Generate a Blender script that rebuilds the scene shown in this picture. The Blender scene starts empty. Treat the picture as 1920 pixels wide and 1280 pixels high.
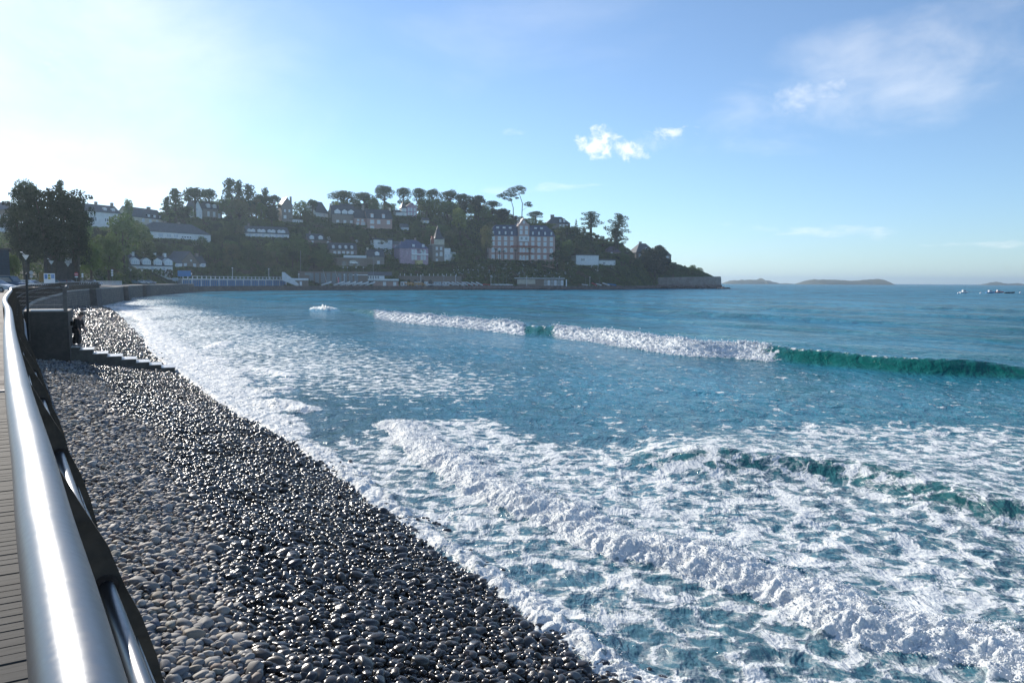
import bpy, math, random
import numpy as np
from mathutils import Vector, Matrix
R = math.radians
random.seed(7); rng = np.random.default_rng(11)
scene = bpy.context.scene
COL = scene.collection

# ------------------------------------------------------------------ camera
FOC = 1493.0
pitch = math.atan(112 / FOC); roll = R(0.30)
F = np.array([0, math.cos(pitch), -math.sin(pitch)])
U0 = np.array([0, math.sin(pitch), math.cos(pitch)]); X0 = np.array([1.0, 0, 0])
RT = math.cos(roll) * X0 + math.sin(roll) * U0
UP = -math.sin(roll) * X0 + math.cos(roll) * U0
CAM = np.array([0, 0, 5.0])
cd = bpy.data.cameras.new('camera'); cam = bpy.data.objects.new('camera', cd); COL.objects.link(cam)
cd.lens = FOC / 1920 * 36; cd.sensor_width = 36; cd.clip_end = 60000; cd.clip_start = 0.05
cam.matrix_world = Matrix(((RT[0], UP[0], -F[0], CAM[0]), (RT[1], UP[1], -F[1], CAM[1]), (RT[2], UP[2], -F[2], CAM[2]), (0, 0, 0, 1)))
scene.camera = cam

def ray(px, py): return F + RT * ((px - 960) / FOC) + UP * ((640 - py) / FOC)
def P(px, py, d): return CAM + ray(px, py) * d                    # point of the place seen at that bearing, d metres ahead
def G(px, py, z=0.0):
    r = ray(px, py); return CAM + r * ((z - CAM[2]) / r[2])
def proj(p):
    q = np.asarray(p) - CAM; d = q @ F
    return 960 + FOC * (q @ RT) / d, 640 - FOC * (q @ UP) / d, d

# ------------------------------------------------------------------ helpers
def tag(o, label=None, cat=None, group=None, kind=None):
    if label: o['label'] = label
    if cat: o['category'] = cat
    if group: o['group'] = group
    if kind: o['kind'] = kind
    return o
def empty(name, loc, rz=0.0, label=None, cat=None, group=None):
    o = bpy.data.objects.new(name, None); COL.objects.link(o)
    o.location = Vector([float(v) for v in loc]); o.rotation_euler = (0, 0, rz); o.empty_display_size = .2
    return tag(o, label, cat, group)
class MB:
    """collects shapes, builds one mesh object"""
    def __init__(s): s.v = []; s.f = []; s.m = []
    def add(s, vs, fs, mi=0):
        n = len(s.v); s.v += [tuple(float(c) for c in v) for v in vs]; s.f += [tuple(i + n for i in f) for f in fs]; s.m += [mi] * len(fs); return s
    def box(s, x0, x1, y0, y1, z0, z1, mi=0):
        v = [(x0, y0, z0), (x1, y0, z0), (x1, y1, z0), (x0, y1, z0), (x0, y0, z1), (x1, y0, z1), (x1, y1, z1), (x0, y1, z1)]
        return s.add(v, [(0, 3, 2, 1), (4, 5, 6, 7), (0, 1, 5, 4), (1, 2, 6, 5), (2, 3, 7, 6), (3, 0, 4, 7)], mi)
    def tube(s, pts, r, n=10, mi=0, caps=True, up=(0, 0, 1)):
        pts = [np.array(p, float) for p in pts]; rr = r if hasattr(r, '__len__') else [r] * len(pts)
        base = len(s.v); vs = []
        for i, p in enumerate(pts):
            t = pts[min(i + 1, len(pts) - 1)] - pts[max(i - 1, 0)]; t = t / (np.linalg.norm(t) + 1e-9)
            u = np.array(up, float)
            if abs(t @ u) > .95: u = np.array([1.0, 0, 0])
            a = np.cross(t, u); a /= np.linalg.norm(a); b = np.cross(a, t)
            for k in range(n):
                an = 2 * math.pi * k / n; vs.append(p + (a * math.cos(an) + b * math.sin(an)) * rr[i])
        fs = [(i * n + k, i * n + (k + 1) % n, (i + 1) * n + (k + 1) % n, (i + 1) * n + k) for i in range(len(pts) - 1) for k in range(n)]
        if caps: fs += [tuple(range(n))[::-1], tuple((len(pts) - 1) * n + k for k in range(n))]
        return s.add(vs, fs, mi)
    def prism(s, poly, a, b, mi=0):
        """poly: 2-D points; a(p)->3-D near, b(p)->3-D far"""
        n = len(poly); vs = [a(p) for p in poly] + [b(p) for p in poly]
        return s.add(vs, [tuple(range(n)), tuple(range(n, 2 * n))[::-1]] + [(i, i + n, (i + 1) % n + n, (i + 1) % n) for i in range(n)], mi)
    def ball(s, c, r, n=8, mi=0):
        r = r if hasattr(r, '__len__') else (r, r, r); vs = [(c[0], c[1], c[2] + r[2])]
        for i in range(1, n):
            th = math.pi * i / n
            for k in range(n): vs.append((c[0] + r[0] * math.sin(th) * math.cos(2 * math.pi * k / n), c[1] + r[1] * math.sin(th) * math.sin(2 * math.pi * k / n), c[2] + r[2] * math.cos(th)))
        vs.append((c[0], c[1], c[2] - r[2])); fs = [(0, 1 + k, 1 + (k + 1) % n) for k in range(n)]
        for i in range(n - 2): fs += [(1 + i * n + k, 1 + (i + 1) * n + k, 1 + (i + 1) * n + (k + 1) % n, 1 + i * n + (k + 1) % n) for k in range(n)]
        fs += [(len(vs) - 1, 1 + (n - 2) * n + (k + 1) % n, 1 + (n - 2) * n + k) for k in range(n)]
        return s.add(vs, fs, mi)
    def build(s, name, mats, parent=None, smooth=False, flip=True):
        me = bpy.data.meshes.new(name); me.from_pydata(s.v, [], s.f)
        for m in (mats if isinstance(mats, (list, tuple)) else [mats]): me.materials.append(m)
        me.polygons.foreach_set('material_index', s.m)
        import bmesh
        bm = bmesh.new(); bm.from_mesh(me); bmesh.ops.recalc_face_normals(bm, faces=bm.faces); bm.to_mesh(me); bm.free()
        if smooth: me.polygons.foreach_set('use_smooth', [True] * len(me.polygons))
        o = bpy.data.objects.new(name, me); COL.objects.link(o)
        if parent is not None: o.parent = parent
        return o
def np_mesh(name, verts, faces, mat, attrs=None, colors=None, smooth=True, parent=None, link=True):
    """faces: (n,k) int array; attrs: {name: float per vertex}; colors: {name: (n,4)}"""
    me = bpy.data.meshes.new(name); nv, (nf, k) = len(verts), faces.shape
    me.vertices.add(nv); me.vertices.foreach_set('co', np.ascontiguousarray(verts, np.float32).ravel())
    me.loops.add(nf * k); me.loops.foreach_set('vertex_index', np.ascontiguousarray(faces, np.int32).ravel())
    me.polygons.add(nf); me.polygons.foreach_set('loop_start', np.arange(0, nf * k, k, dtype=np.int32))
    me.polygons.foreach_set('use_smooth', np.full(nf, smooth, dtype=bool))
    for n, a in (attrs or {}).items():
        at = me.attributes.new(n, 'FLOAT', 'POINT'); at.data.foreach_set('value', np.ascontiguousarray(a, np.float32))
    for n, a in (colors or {}).items():
        at = me.attributes.new(n, 'FLOAT_COLOR', 'POINT'); at.data.foreach_set('color', np.ascontiguousarray(a, np.float32).ravel())
    me.update(calc_edges=True)
    me.materials.append(mat)
    o = bpy.data.objects.new(name, me)
    if link: COL.objects.link(o)
    if parent is not None: o.parent = parent
    return o
def copy_tree(o, parent=None):
    c = o.copy(); COL.objects.link(c); c.parent = parent
    if parent is not None: c.matrix_parent_inverse = o.matrix_parent_inverse.copy()
    for ch in list(o.children): copy_tree(ch, c)
    return c

# ------------------------------------------------------------------ numpy noise
_perm = np.random.default_rng(5).permutation(4096).astype(np.int64)
_ga = np.random.default_rng(6).uniform(0, 2 * np.pi, 4096); _gx = np.cos(_ga); _gy = np.sin(_ga)
def pn(x, y, seed=0):
    """2-D gradient noise, about -1..1"""
    xi = np.floor(x).astype(np.int64); yi = np.floor(y).astype(np.int64); xf = x - xi; yf = y - yi
    u = xf * xf * xf * (xf * (xf * 6 - 15) + 10); v = yf * yf * yf * (yf * (yf * 6 - 15) + 10)
    def g(i, j, a, b):
        h = _perm[(_perm[(i + seed * 131) & 4095] + j) & 4095]; return _gx[h] * a + _gy[h] * b
    n0 = g(xi, yi, xf, yf); n1 = g(xi + 1, yi, xf - 1, yf); n2 = g(xi, yi + 1, xf, yf - 1); n3 = g(xi + 1, yi + 1, xf - 1, yf - 1)
    a = n0 + u * (n1 - n0); b = n2 + u * (n3 - n2)
    return (a + v * (b - a)) * 1.45
def fbm(x, y, o=4, seed=0, gain=.5):
    s = 0; a = 1; t = 0
    for k in range(o): s = s + a * pn(x * 2 ** k + 13.7 * k, y * 2 ** k - 7.3 * k, seed + k); t += a; a *= gain
    return s / t
def sst(a, b, x):
    t = np.clip((x - a) / (b - a), 0, 1); return t * t * (3 - 2 * t)
def crom(pts, step):
    """smooth resampled polyline"""
    pts = np.array(pts, float); out = []
    q = np.vstack([2 * pts[0] - pts[1], pts, 2 * pts[-1] - pts[-2]])
    for i in range(1, len(q) - 2):
        n = max(2, int(np.linalg.norm(q[i + 1] - q[i]) / step)); t = np.linspace(0, 1, n, endpoint=False)[:, None]
        p0, p1, p2, p3 = q[i - 1], q[i], q[i + 1], q[i + 2]
        out.append(.5 * (2 * p1 + (p2 - p0) * t + (2 * p0 - 5 * p1 + 4 * p2 - p3) * t ** 2 + (3 * p1 - p0 - 3 * p2 + p3) * t ** 3))
    out.append(pts[-1:]); return np.vstack(out)
def arclen(p): return np.concatenate([[0], np.cumsum(np.linalg.norm(np.diff(p, axis=0), axis=1))])
def sdist(x, y, line):
    """signed distance to polyline (positive on the right of its direction) and arclength of the foot point"""
    best = np.full(x.shape, 1e18); sd = np.zeros(x.shape); al = np.zeros(x.shape); L = arclen(line)
    for i in range(len(line) - 1):
        a = line[i]; b = line[i + 1]; e = b - a; l2 = e @ e
        t = ((x - a[0]) * e[0] + (y - a[1]) * e[1]) / l2
        tc = np.clip(t, 0, 1)
        dx = x - a[0] - tc * e[0]; dy = y - a[1] - tc * e[1]; d2 = dx * dx + dy * dy
        m = d2 < best; cr = e[1] * dx - e[0] * dy
        best = np.where(m, d2, best); sd = np.where(m, np.sign(cr + 1e-12) * np.sqrt(d2), sd); al = np.where(m, L[i] + tc * math.sqrt(l2), al)
    return sd, al

# ------------------------------------------------------------------ node helper
class NT:
    def __init__(s, nt): s.t = nt; s.n = nt.nodes; s.l = nt.links
    def new(s, ty, ins=None, **kw):
        n = s.n.new(ty)
        for k, v in kw.items(): setattr(n, k, v)
        for k, v in (ins or {}).items():
            sk = n.inputs[k]
            if isinstance(v, bpy.types.NodeSocket): s.l.new(v, sk)
            else: sk.default_value = v
        return n
    def math(s, op, a, b=0.0, c=0.0, clamp=False):
        n = s.n.new('ShaderNodeMath'); n.operation = op; n.use_clamp = clamp
        for i, v in enumerate((a, b, c)):
            if i >= len(n.inputs): break
            if isinstance(v, bpy.types.NodeSocket): s.l.new(v, n.inputs[i])
            else: n.inputs[i].default_value = v
        return n.outputs[0]
    def sstep(s, x, a, b, lo=0.0, hi=1.0):
        n = s.n.new('ShaderNodeMapRange'); n.interpolation_type = 'SMOOTHSTEP'
        for k, v in (('Value', x), ('From Min', a), ('From Max', b), ('To Min', lo), ('To Max', hi)):
            if isinstance(v, bpy.types.NodeSocket): s.l.new(v, n.inputs[k])
            else: n.inputs[k].default_value = v
        return n.outputs[0]
    def mix(s, f, a, b, ty='RGBA', bt='MIX'):
        n = s.n.new('ShaderNodeMix'); n.data_type = ty; n.blend_type = bt
        idx = {'RGBA': (0, 6, 7), 'FLOAT': (0, 2, 3)}[ty]
        for i, v in zip(idx, (f, a, b)):
            if isinstance(v, bpy.types.NodeSocket): s.l.new(v, n.inputs[i])
            else: n.inputs[i].default_value = (tuple(v) + (1,))[:4] if ty == 'RGBA' and hasattr(v, '__len__') else v
        return n.outputs[2 if ty == 'RGBA' else 0]
    def noise(s, vec, scale, detail=3, rough=.5, dist=0.0, out='Fac'):
        return s.new('ShaderNodeTexNoise', {'Vector': vec, 'Scale': scale, 'Detail': detail, 'Roughness': rough, 'Distortion': dist}).outputs[out]
    def bump(s, h, strength, dist, normal=None):
        i = {'Height': h, 'Strength': strength, 'Distance': dist}
        if normal is not None: i['Normal'] = normal
        return s.new('ShaderNodeBump', i).outputs[0]
def newmat(name):
    m = bpy.data.materials.new(name); m.use_nodes = True; nt = NT(m.node_tree)
    return m, nt, m.node_tree.nodes['Principled BSDF']
MATS = {}
def mat(name, col, rough=.7, metal=0.0, var=.25, scale=2.0, bump=.0, spec=.5, col2=None, detail=5, aniso=None):
    """procedural surface: colour broken up by object-space noise"""
    if name in MATS: return MATS[name]
    m, t, b = newmat(name); co = t.new('ShaderNodeTexCoord').outputs['Object']
    n = t.noise(co, scale, detail, .6); n2 = t.noise(co, scale * 5.3, 3, .6)
    c2 = col2 or tuple(c * (1 - var) for c in col); c1 = col if col2 else tuple(min(1, c * (1 + var * .6)) for c in col)
    f = t.sstep(t.math('ADD', t.math('MULTIPLY', n, .7), t.math('MULTIPLY', n2, .3)), .35, .65)
    t.l.new(t.mix(f, c1, c2), b.inputs['Base Color'])
    b.inputs['Metallic'].default_value = metal; b.inputs['Specular IOR Level'].default_value = spec
    t.l.new(t.sstep(n2, .3, .7, max(.02, rough - .07), min(1, rough + .07)), b.inputs['Roughness'])
    if bump: t.l.new(t.bump(n2, bump, .02), b.inputs['Normal'])
    MATS[name] = m; return m
SKY_AIR, SKY_DUST, SKY_OZ, SKY_SAT, SKY_STR = 1.0, .35, 4.0, 1.0, .13
CLOUD_COL = (9.5, 9.5, 9.6)
SUN_STR, EXPO = 4.4, 0.3
HAZE, HAZE_COL, HAZE_G = 0.00018, (.62, .82, 1.0), .35
WSTEP = 2.4
WATER_DEEP, WATER_SHAL, WATER_BACKLIT = (.012, .085, .12), (.07, .13, .135), (.01, .16, .13)
CLOUDS = [(1122, 262, 52, 34, 1.9, .05, .9, 24, .85, 0, (1, 1, 1.3)), (1186, 284, 40, 20, 1.9, .1, .9, 26, .7, -.2, (1, 1, 1.3)), (1248, 252, 52, 18, 2.1, .2, 1.0, 26, .6, 0, (1, 1, 1.3)),
          (1535, 168, 75, 34, 2.2, .3, 1.3, 18, .5, .1, (1, 1, 1.5)), (1660, 140, 260, 90, 2.6, .5, 1.8, 7, .32, .25, (1, 1, 2)),
          (60, 70, 260, 90, 2.4, .4, 1.5, 6, .6, -.2, (1, 1, 3)), (150, 110, 180, 26, 2.4, .5, 1.5, 9, .5, -.25, (1, 1, 3)),
          (15, 305, 55, 24, 1.8, .1, .9, 24, .6, 0, (1, 1, 1.4)), (125, 332, 35, 15, 1.8, .2, .9, 30, .5, 0, (1, 1, 1.4)),
          (1560, 432, 230, 18, 2.4, .4, 1.5, 14, .38, -.06, (1, 1, 4)), (1000, 352, 150, 14, 2.4, .4, 1.5, 14, .35, .05, (1, 1, 4)), (1850, 458, 120, 10, 2.2, .4, 1.5, 14, .3, 0, (1, 1, 4))]
SKY_TINT = (.97, 1.05, 1.16)
WATER_OPEN = (.012, .12, .22)
OPEN0, OPEN1 = .25, .62
SKY_TINT = (.95, 1.06, 1.10)
SKY_AIR, SKY_DUST, SKY_OZ, SKY_SAT, SKY_STR = 1.0, .1, 4.0, .97, .125
SKY_TINT = (.98, 1.08, 1.09)
SUN_STR, EXPO = 5.0, .2
WATER_OPEN = (.014, .15, .27)
WATER_DEEP, WATER_SHAL, WATER_BACKLIT = (.015, .11, .15), (.09, .165, .17), (.005, .17, .14)
CLOUD_COL = (8.2, 8.3, 8.5)
CLOUDS = [(1122, 266, 46, 32, 2.6, .15, 1.1, 42, .88, 0, (1, 1, 1.2)), (1184, 286, 36, 19, 2.8, .15, 1.1, 46, .8, -.2, (1, 1, 1.2)), (1248, 252, 52, 17, 3.2, .35, 1.3, 40, .7, 0, (1, 1, 1.3)),
          (1535, 170, 85, 36, 3.2, .5, 1.9, 26, .55, .1, (1, 1, 1.5)), (1660, 140, 280, 90, 3.4, .6, 2.4, 9, .40, .25, (1, 1, 2.2)),
          (60, 80, 330, 90, 3.2, .5, 2.2, 8, .7, -.2, (1, 1, 3)), (330, 180, 60, 12, 3.0, .6, 1.8, 26, .5, -.1, (1, 1, 2)),
          (15, 305, 60, 24, 3.0, .2, 1.5, 34, .75, 0, (1, 1, 1.4)), (125, 332, 35, 15, 3, .3, 1.3, 40, .7, 0, (1, 1, 1.4)),
          (1560, 432, 260, 16, 3.2, .5, 2.0, 20, .45, -.06, (1, 1, 4)), (1000, 352, 150, 14, 3.2, .5, 2.0, 20, .4, .05, (1, 1, 4)), (1850, 458, 120, 9, 3, .5, 1.8, 20, .4, 0, (1, 1, 4)), (970, 248, 45, 12, 3.2, .6, 2.0, 30, .4, .1, (1, 1, 3))]
SKY_AIR, SKY_DUST, SKY_OZ, SKY_SAT, SKY_STR = 1.0, .12, 4.0, .93, .125
SUN_STR, EXPO = 5.0, .3
HAZE, HAZE_COL, HAZE_G = 0.00024, (.74, .87, 1.0), .55
WATER_OPEN = (.02, .19, .32); OPEN0, OPEN1 = .25, .60
WATER_DEEP, WATER_SHAL, WATER_BACKLIT = (.03, .17, .22), (.14, .22, .22), (.003, .10, .085)
CLOUD_COL = (9.0, 9.0, 9.1)
CLOUDS[3] = (1535, 170, 95, 42, 3.2, .2, 1.8, 22, .6, .1, (1, 1, 1.5)); CLOUDS[4] = (1660, 140, 330, 110, 2.6, .2, 2.2, 7, .55, .25, (1, 1, 2.2))
CLOUDS += [(-80, 130, 640, 360, 1.2, .0, 1.6, 3, .6, -.1, (1, 1, 2)), (1000, 60, 500, 120, 3.0, .5, 2.6, 5, .18, .1, (1, 1, 3))]
EXPO = .12
HAZE, HAZE_COL, HAZE_G = 0.00017, (.68, .85, 1.0), .5
WATER_OPEN = (.016, .15, .26)
CLOUDS[-2] = (-80, 100, 520, 300, 1.4, .0, 1.8, 3, .45, -.1, (1, 1, 2))
SKY_TINT = (.98, 1.045, 1.10)
EXPO = .15
HAZE, HAZE_COL, HAZE_G = 0.00018, (.58, .80, 1.0), .5
WATER_OPEN = (.014, .165, .36); OPEN1 = .58
WATER_DEEP, WATER_SHAL = (.045, .20, .285), (.15, .225, .24)
WSTEP = 2.2
SKY_AIR, SKY_DUST, SKY_OZ, SKY_SAT, SKY_STR = .9, .06, 6.0, .88, .132
SKY_TINT = (1.02, 1.07, 1.07)
EXPO = .18
HAZE, HAZE_COL, HAZE_G = 0.00017, (.66, .84, 1.0), .5
WATER_OPEN = (.016, .175, .30); OPEN1 = .58
WATER_DEEP, WATER_SHAL, WATER_BACKLIT = (.030, .19, .225), (.105, .165, .165), (.004, .125, .10)
CLOUDS[-2] = (-60, 60, 470, 270, 1.6, .0, 1.7, 3.5, .8, -.15, (1, 1, 2))
CLOUDS[0] = (1122, 266, 50, 34, 3.4, .2, 1.5, 58, .9, 0, (1, 1, 1.2)); CLOUDS[1] = (1182, 284, 44, 22, 3.6, .2, 1.5, 62, .8, -.3, (1, 1, 1.2)); CLOUDS[2] = (1250, 252, 58, 18, 4.0, .3, 1.9, 52, .7, 0, (1, 1, 1.3))
CLOUDS += [(1190, 270, 130, 34, 3.0, .5, 2.2, 30, .35, 0, (1, 1, 1.3)), (1700, 60, 260, 60, 3.0, .4, 2.4, 6, .3, .15, (1, 1, 3))]
SKY_TINT = (1.03, 1.055, 1.08)
OPEN0, OPEN1 = .16, .52
WSTEP = 2.0
SKY_SAT = .86; SKY_TINT = (1.0, 1.075, 1.075); CLOUD_COL = (9.4, 9.3, 9.1)
HAZE = .00013; EXPO = .17
OPEN0, OPEN1 = .26, .54
CLOUDS = [q for q in CLOUDS if q[:2] != (-60, 60)] + [(-60, 150, 640, 420, 1.3, .0, 1.8, 3.5, .78, -.15, (1, 1, 2))]  # last, widest veil paints the glow round the sun at upper left
# ------------------------------------------------------------------ world: sky, clouds, sun
SUN_AZ, SUN_EL = R(-39.0), R(24.0)
w = bpy.data.worlds.new('World'); scene.world = w; w.use_nodes = True; t = NT(w.node_tree)
bg = w.node_tree.nodes['Background']
sky = t.new('ShaderNodeTexSky', sky_type='NISHITA', sun_disc=False, sun_elevation=SUN_EL, sun_rotation=SUN_AZ, altitude=0.0, air_density=SKY_AIR, dust_density=SKY_DUST, ozone_density=SKY_OZ)
gen = t.new('ShaderNodeTexCoord').outputs['Generated']
def cloudmask(px, py, rx, ry, amp, lo, hi, nsc, det=6, tilt=0.0, stretch=(1, 1, 1)):
    c = ray(px, py); c /= np.linalg.norm(c); rt = np.cross(c, [0, 0, 1]); rt /= np.linalg.norm(rt); up = np.cross(rt, c)
    rt, up = rt * math.cos(tilt) + up * math.sin(tilt), up * math.cos(tilt) - rt * math.sin(tilt)
    def dot(v): return t.new('ShaderNodeVectorMath', {0: gen, 1: tuple(v)}, operation='DOT_PRODUCT').outputs['Value']
    a = t.math('DIVIDE', dot(rt), rx / FOC); b = t.math('DIVIDE', dot(up), ry / FOC)
    r2 = t.math('ADD', t.math('MULTIPLY', a, a), t.math('MULTIPLY', b, b))
    mp = t.new('ShaderNodeMapping', {'Vector': gen, 'Scale': stretch}).outputs[0]
    n = t.noise(mp, nsc, det, .58, .35)
    v = t.math('ADD', t.math('SUBTRACT', 1.0, r2), t.math('MULTIPLY', t.math('SUBTRACT', n, .5), amp))
    front = t.math('GREATER_THAN', dot(c), 0.0)
    return t.math('MULTIPLY', t.sstep(v, lo, hi), front)
cl = 0.0
for (px, py, rx, ry, amp, lo, hi, nsc, op, tl, st) in CLOUDS:
    mk = t.math('MULTIPLY', cloudmask(px, py, rx, ry, amp, lo, hi, nsc, 6, tl, st), op)
    cl = mk if isinstance(cl, float) else t.math('MAXIMUM', cl, mk)
skyc = sky.outputs[0]
skyc = t.new('ShaderNodeHueSaturation', {'Saturation': SKY_SAT, 'Value': 1.0, 'Color': skyc}).outputs[0]
skyc = t.mix(1.0, skyc, SKY_TINT, bt='MULTIPLY')
mixc = t.mix(cl, skyc, CLOUD_COL)
t.l.new(mixc, bg.inputs['Color']); bg.inputs['Strength'].default_value = SKY_STR
sl = bpy.data.lights.new('sun', 'SUN'); so = bpy.data.objects.new('sun', sl); COL.objects.link(so)
sl.energy = SUN_STR; sl.angle = R(.6); sl.color = (1, .93, .83)
SD = Vector((math.sin(SUN_AZ) * math.cos(SUN_EL), math.cos(SUN_AZ) * math.cos(SUN_EL), math.sin(SUN_EL)))
so.rotation_euler = SD.to_track_quat('Z', 'Y').to_euler(); so.location = (-40, 40, 60)
scene.view_settings.view_transform = 'Standard'; scene.view_settings.look = 'None'; scene.view_settings.exposure = EXPO; scene.view_settings.gamma = 1
scene.cycles.max_bounces = 8; scene.cycles.volume_bounces = 0; scene.cycles.sample_clamp_indirect = 4.0
scene.cycles.use_denoising = True

# ------------------------------------------------------------------ haze
if HAZE > 0:
    m = bpy.data.materials.new('haze_air'); m.use_nodes = True; t = NT(m.node_tree); t.n.clear()
    out = t.new('ShaderNodeOutputMaterial'); pv = t.new('ShaderNodeVolumePrincipled', {'Color': HAZE_COL + (1,), 'Density': HAZE, 'Anisotropy': HAZE_G})
    t.l.new(pv.outputs[0], out.inputs['Volume'])
    hz = MB().box(-31000, 31000, -900, 12500, -5.0, 90).build('haze', m)
    tag(hz, 'pale sea haze filling the air over bay and headland', 'haze', kind='stuff')
# ------------------------------------------------------------------ plan lines (metres, x east, y ahead)
_near = [tuple(G(a, b_, 4.58)[:2]) for a, b_ in ((146, 1280), (112, 1110), (84, 980), (62, 860), (41, 765), (29, 700), (18, 622), (15.5, 582))]
_d0 = np.array(_near[0]) - np.array(_near[1]); _d0 /= np.linalg.norm(_d0)
RAILP = [tuple(np.array(_near[0]) + _d0 * 6), tuple(np.array(_near[0]) + _d0 * 2.5)] + _near + [(-10.5, 16.5), (-17.6, 28), (-25.0, 40), (-38, 63), (-52, 91), (-66, 119), (-89, 180), (-112, 240), (-126, 300), (-138, 345)]
RAIL = crom(RAILP, .5)
RAIL = np.vstack([RAIL])
def offset(line, o):
    t = np.gradient(line, axis=0); t /= np.linalg.norm(t, axis=1)[:, None]
    return line + np.stack([t[:, 1], -t[:, 0]], 1) * o            # positive = seaward (right of the direction)
EDGE = offset(RAIL, .36)
DECK = 3.4
SHPX = [(1500, 1500), (1150, 1275), (1060, 1205), (960, 1145), (860, 1062), (770, 998), (700, 948), (640, 898), (580, 855), (500, 806), (430, 770), (370, 728), (325, 694), (290, 672), (262, 652), (243, 630), (225, 608), (200, 583), (190, 577)]
SH = np.array([G(a, b)[:2] for a, b in SHPX]); SH = np.vstack([SH, [(-82, 152), (-92, 180), (-114.5, 240), (-128.5, 300), (-141, 345)]])
SH = crom(SH, 1.5)                                                 # direction: away from the camera; sea on its right
A_PX = [(560, 577), (640, 585), (700, 598), (760, 608), (830, 615), (900, 621), (980, 629), (1035, 634), (1100, 642), (1200, 657), (1290, 670), (1380, 673), (1430, 678), (1520, 688), (1620, 698), (1740, 708), (1920, 717), (2200, 740), (2600, 770)]
LA = crom([G(a, b - 5.0)[:2] for a, b in A_PX][::-1], 1.0)              # towards far; sea (offshore) on the right
B_PX = [(690, 786), (725, 815), (770, 850), (850, 905), (930, 955), (1020, 1000), (1110, 1035), (1200, 1060), (1300, 1090), (1400, 1130), (1500, 1175), (1600, 1215), (1700, 1240), (1800, 1262), (2000, 1310), (2300, 1400)]
LB = crom([G(a, b)[:2] for a, b in B_PX][::-1], .6)
C_PX = [(1080, 870), (1140, 880), (1220, 885), (1320, 893), (1420, 905), (1520, 920), (1620, 940), (1760, 975), (1920, 1010), (2200, 1080)]
LC = crom([G(a, b)[:2] for a, b in C_PX][::-1], .8)
SMALL = [((470, 690), (565, 712), .16), ((500, 752), (598, 778), .18), ((395, 655), (430, 640), .25), ((585, 580), (632, 582), .9), ((470, 735), (560, 728), .12)]

def beach_z(x, y):
    sd, _ = sdist(x, y, SH); s = -sd                              # inland distance
    z = np.where(s > 0, .19 * s - .004 * s * s, .14 * s)
    return np.clip(z, -3, 1.9)

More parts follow.
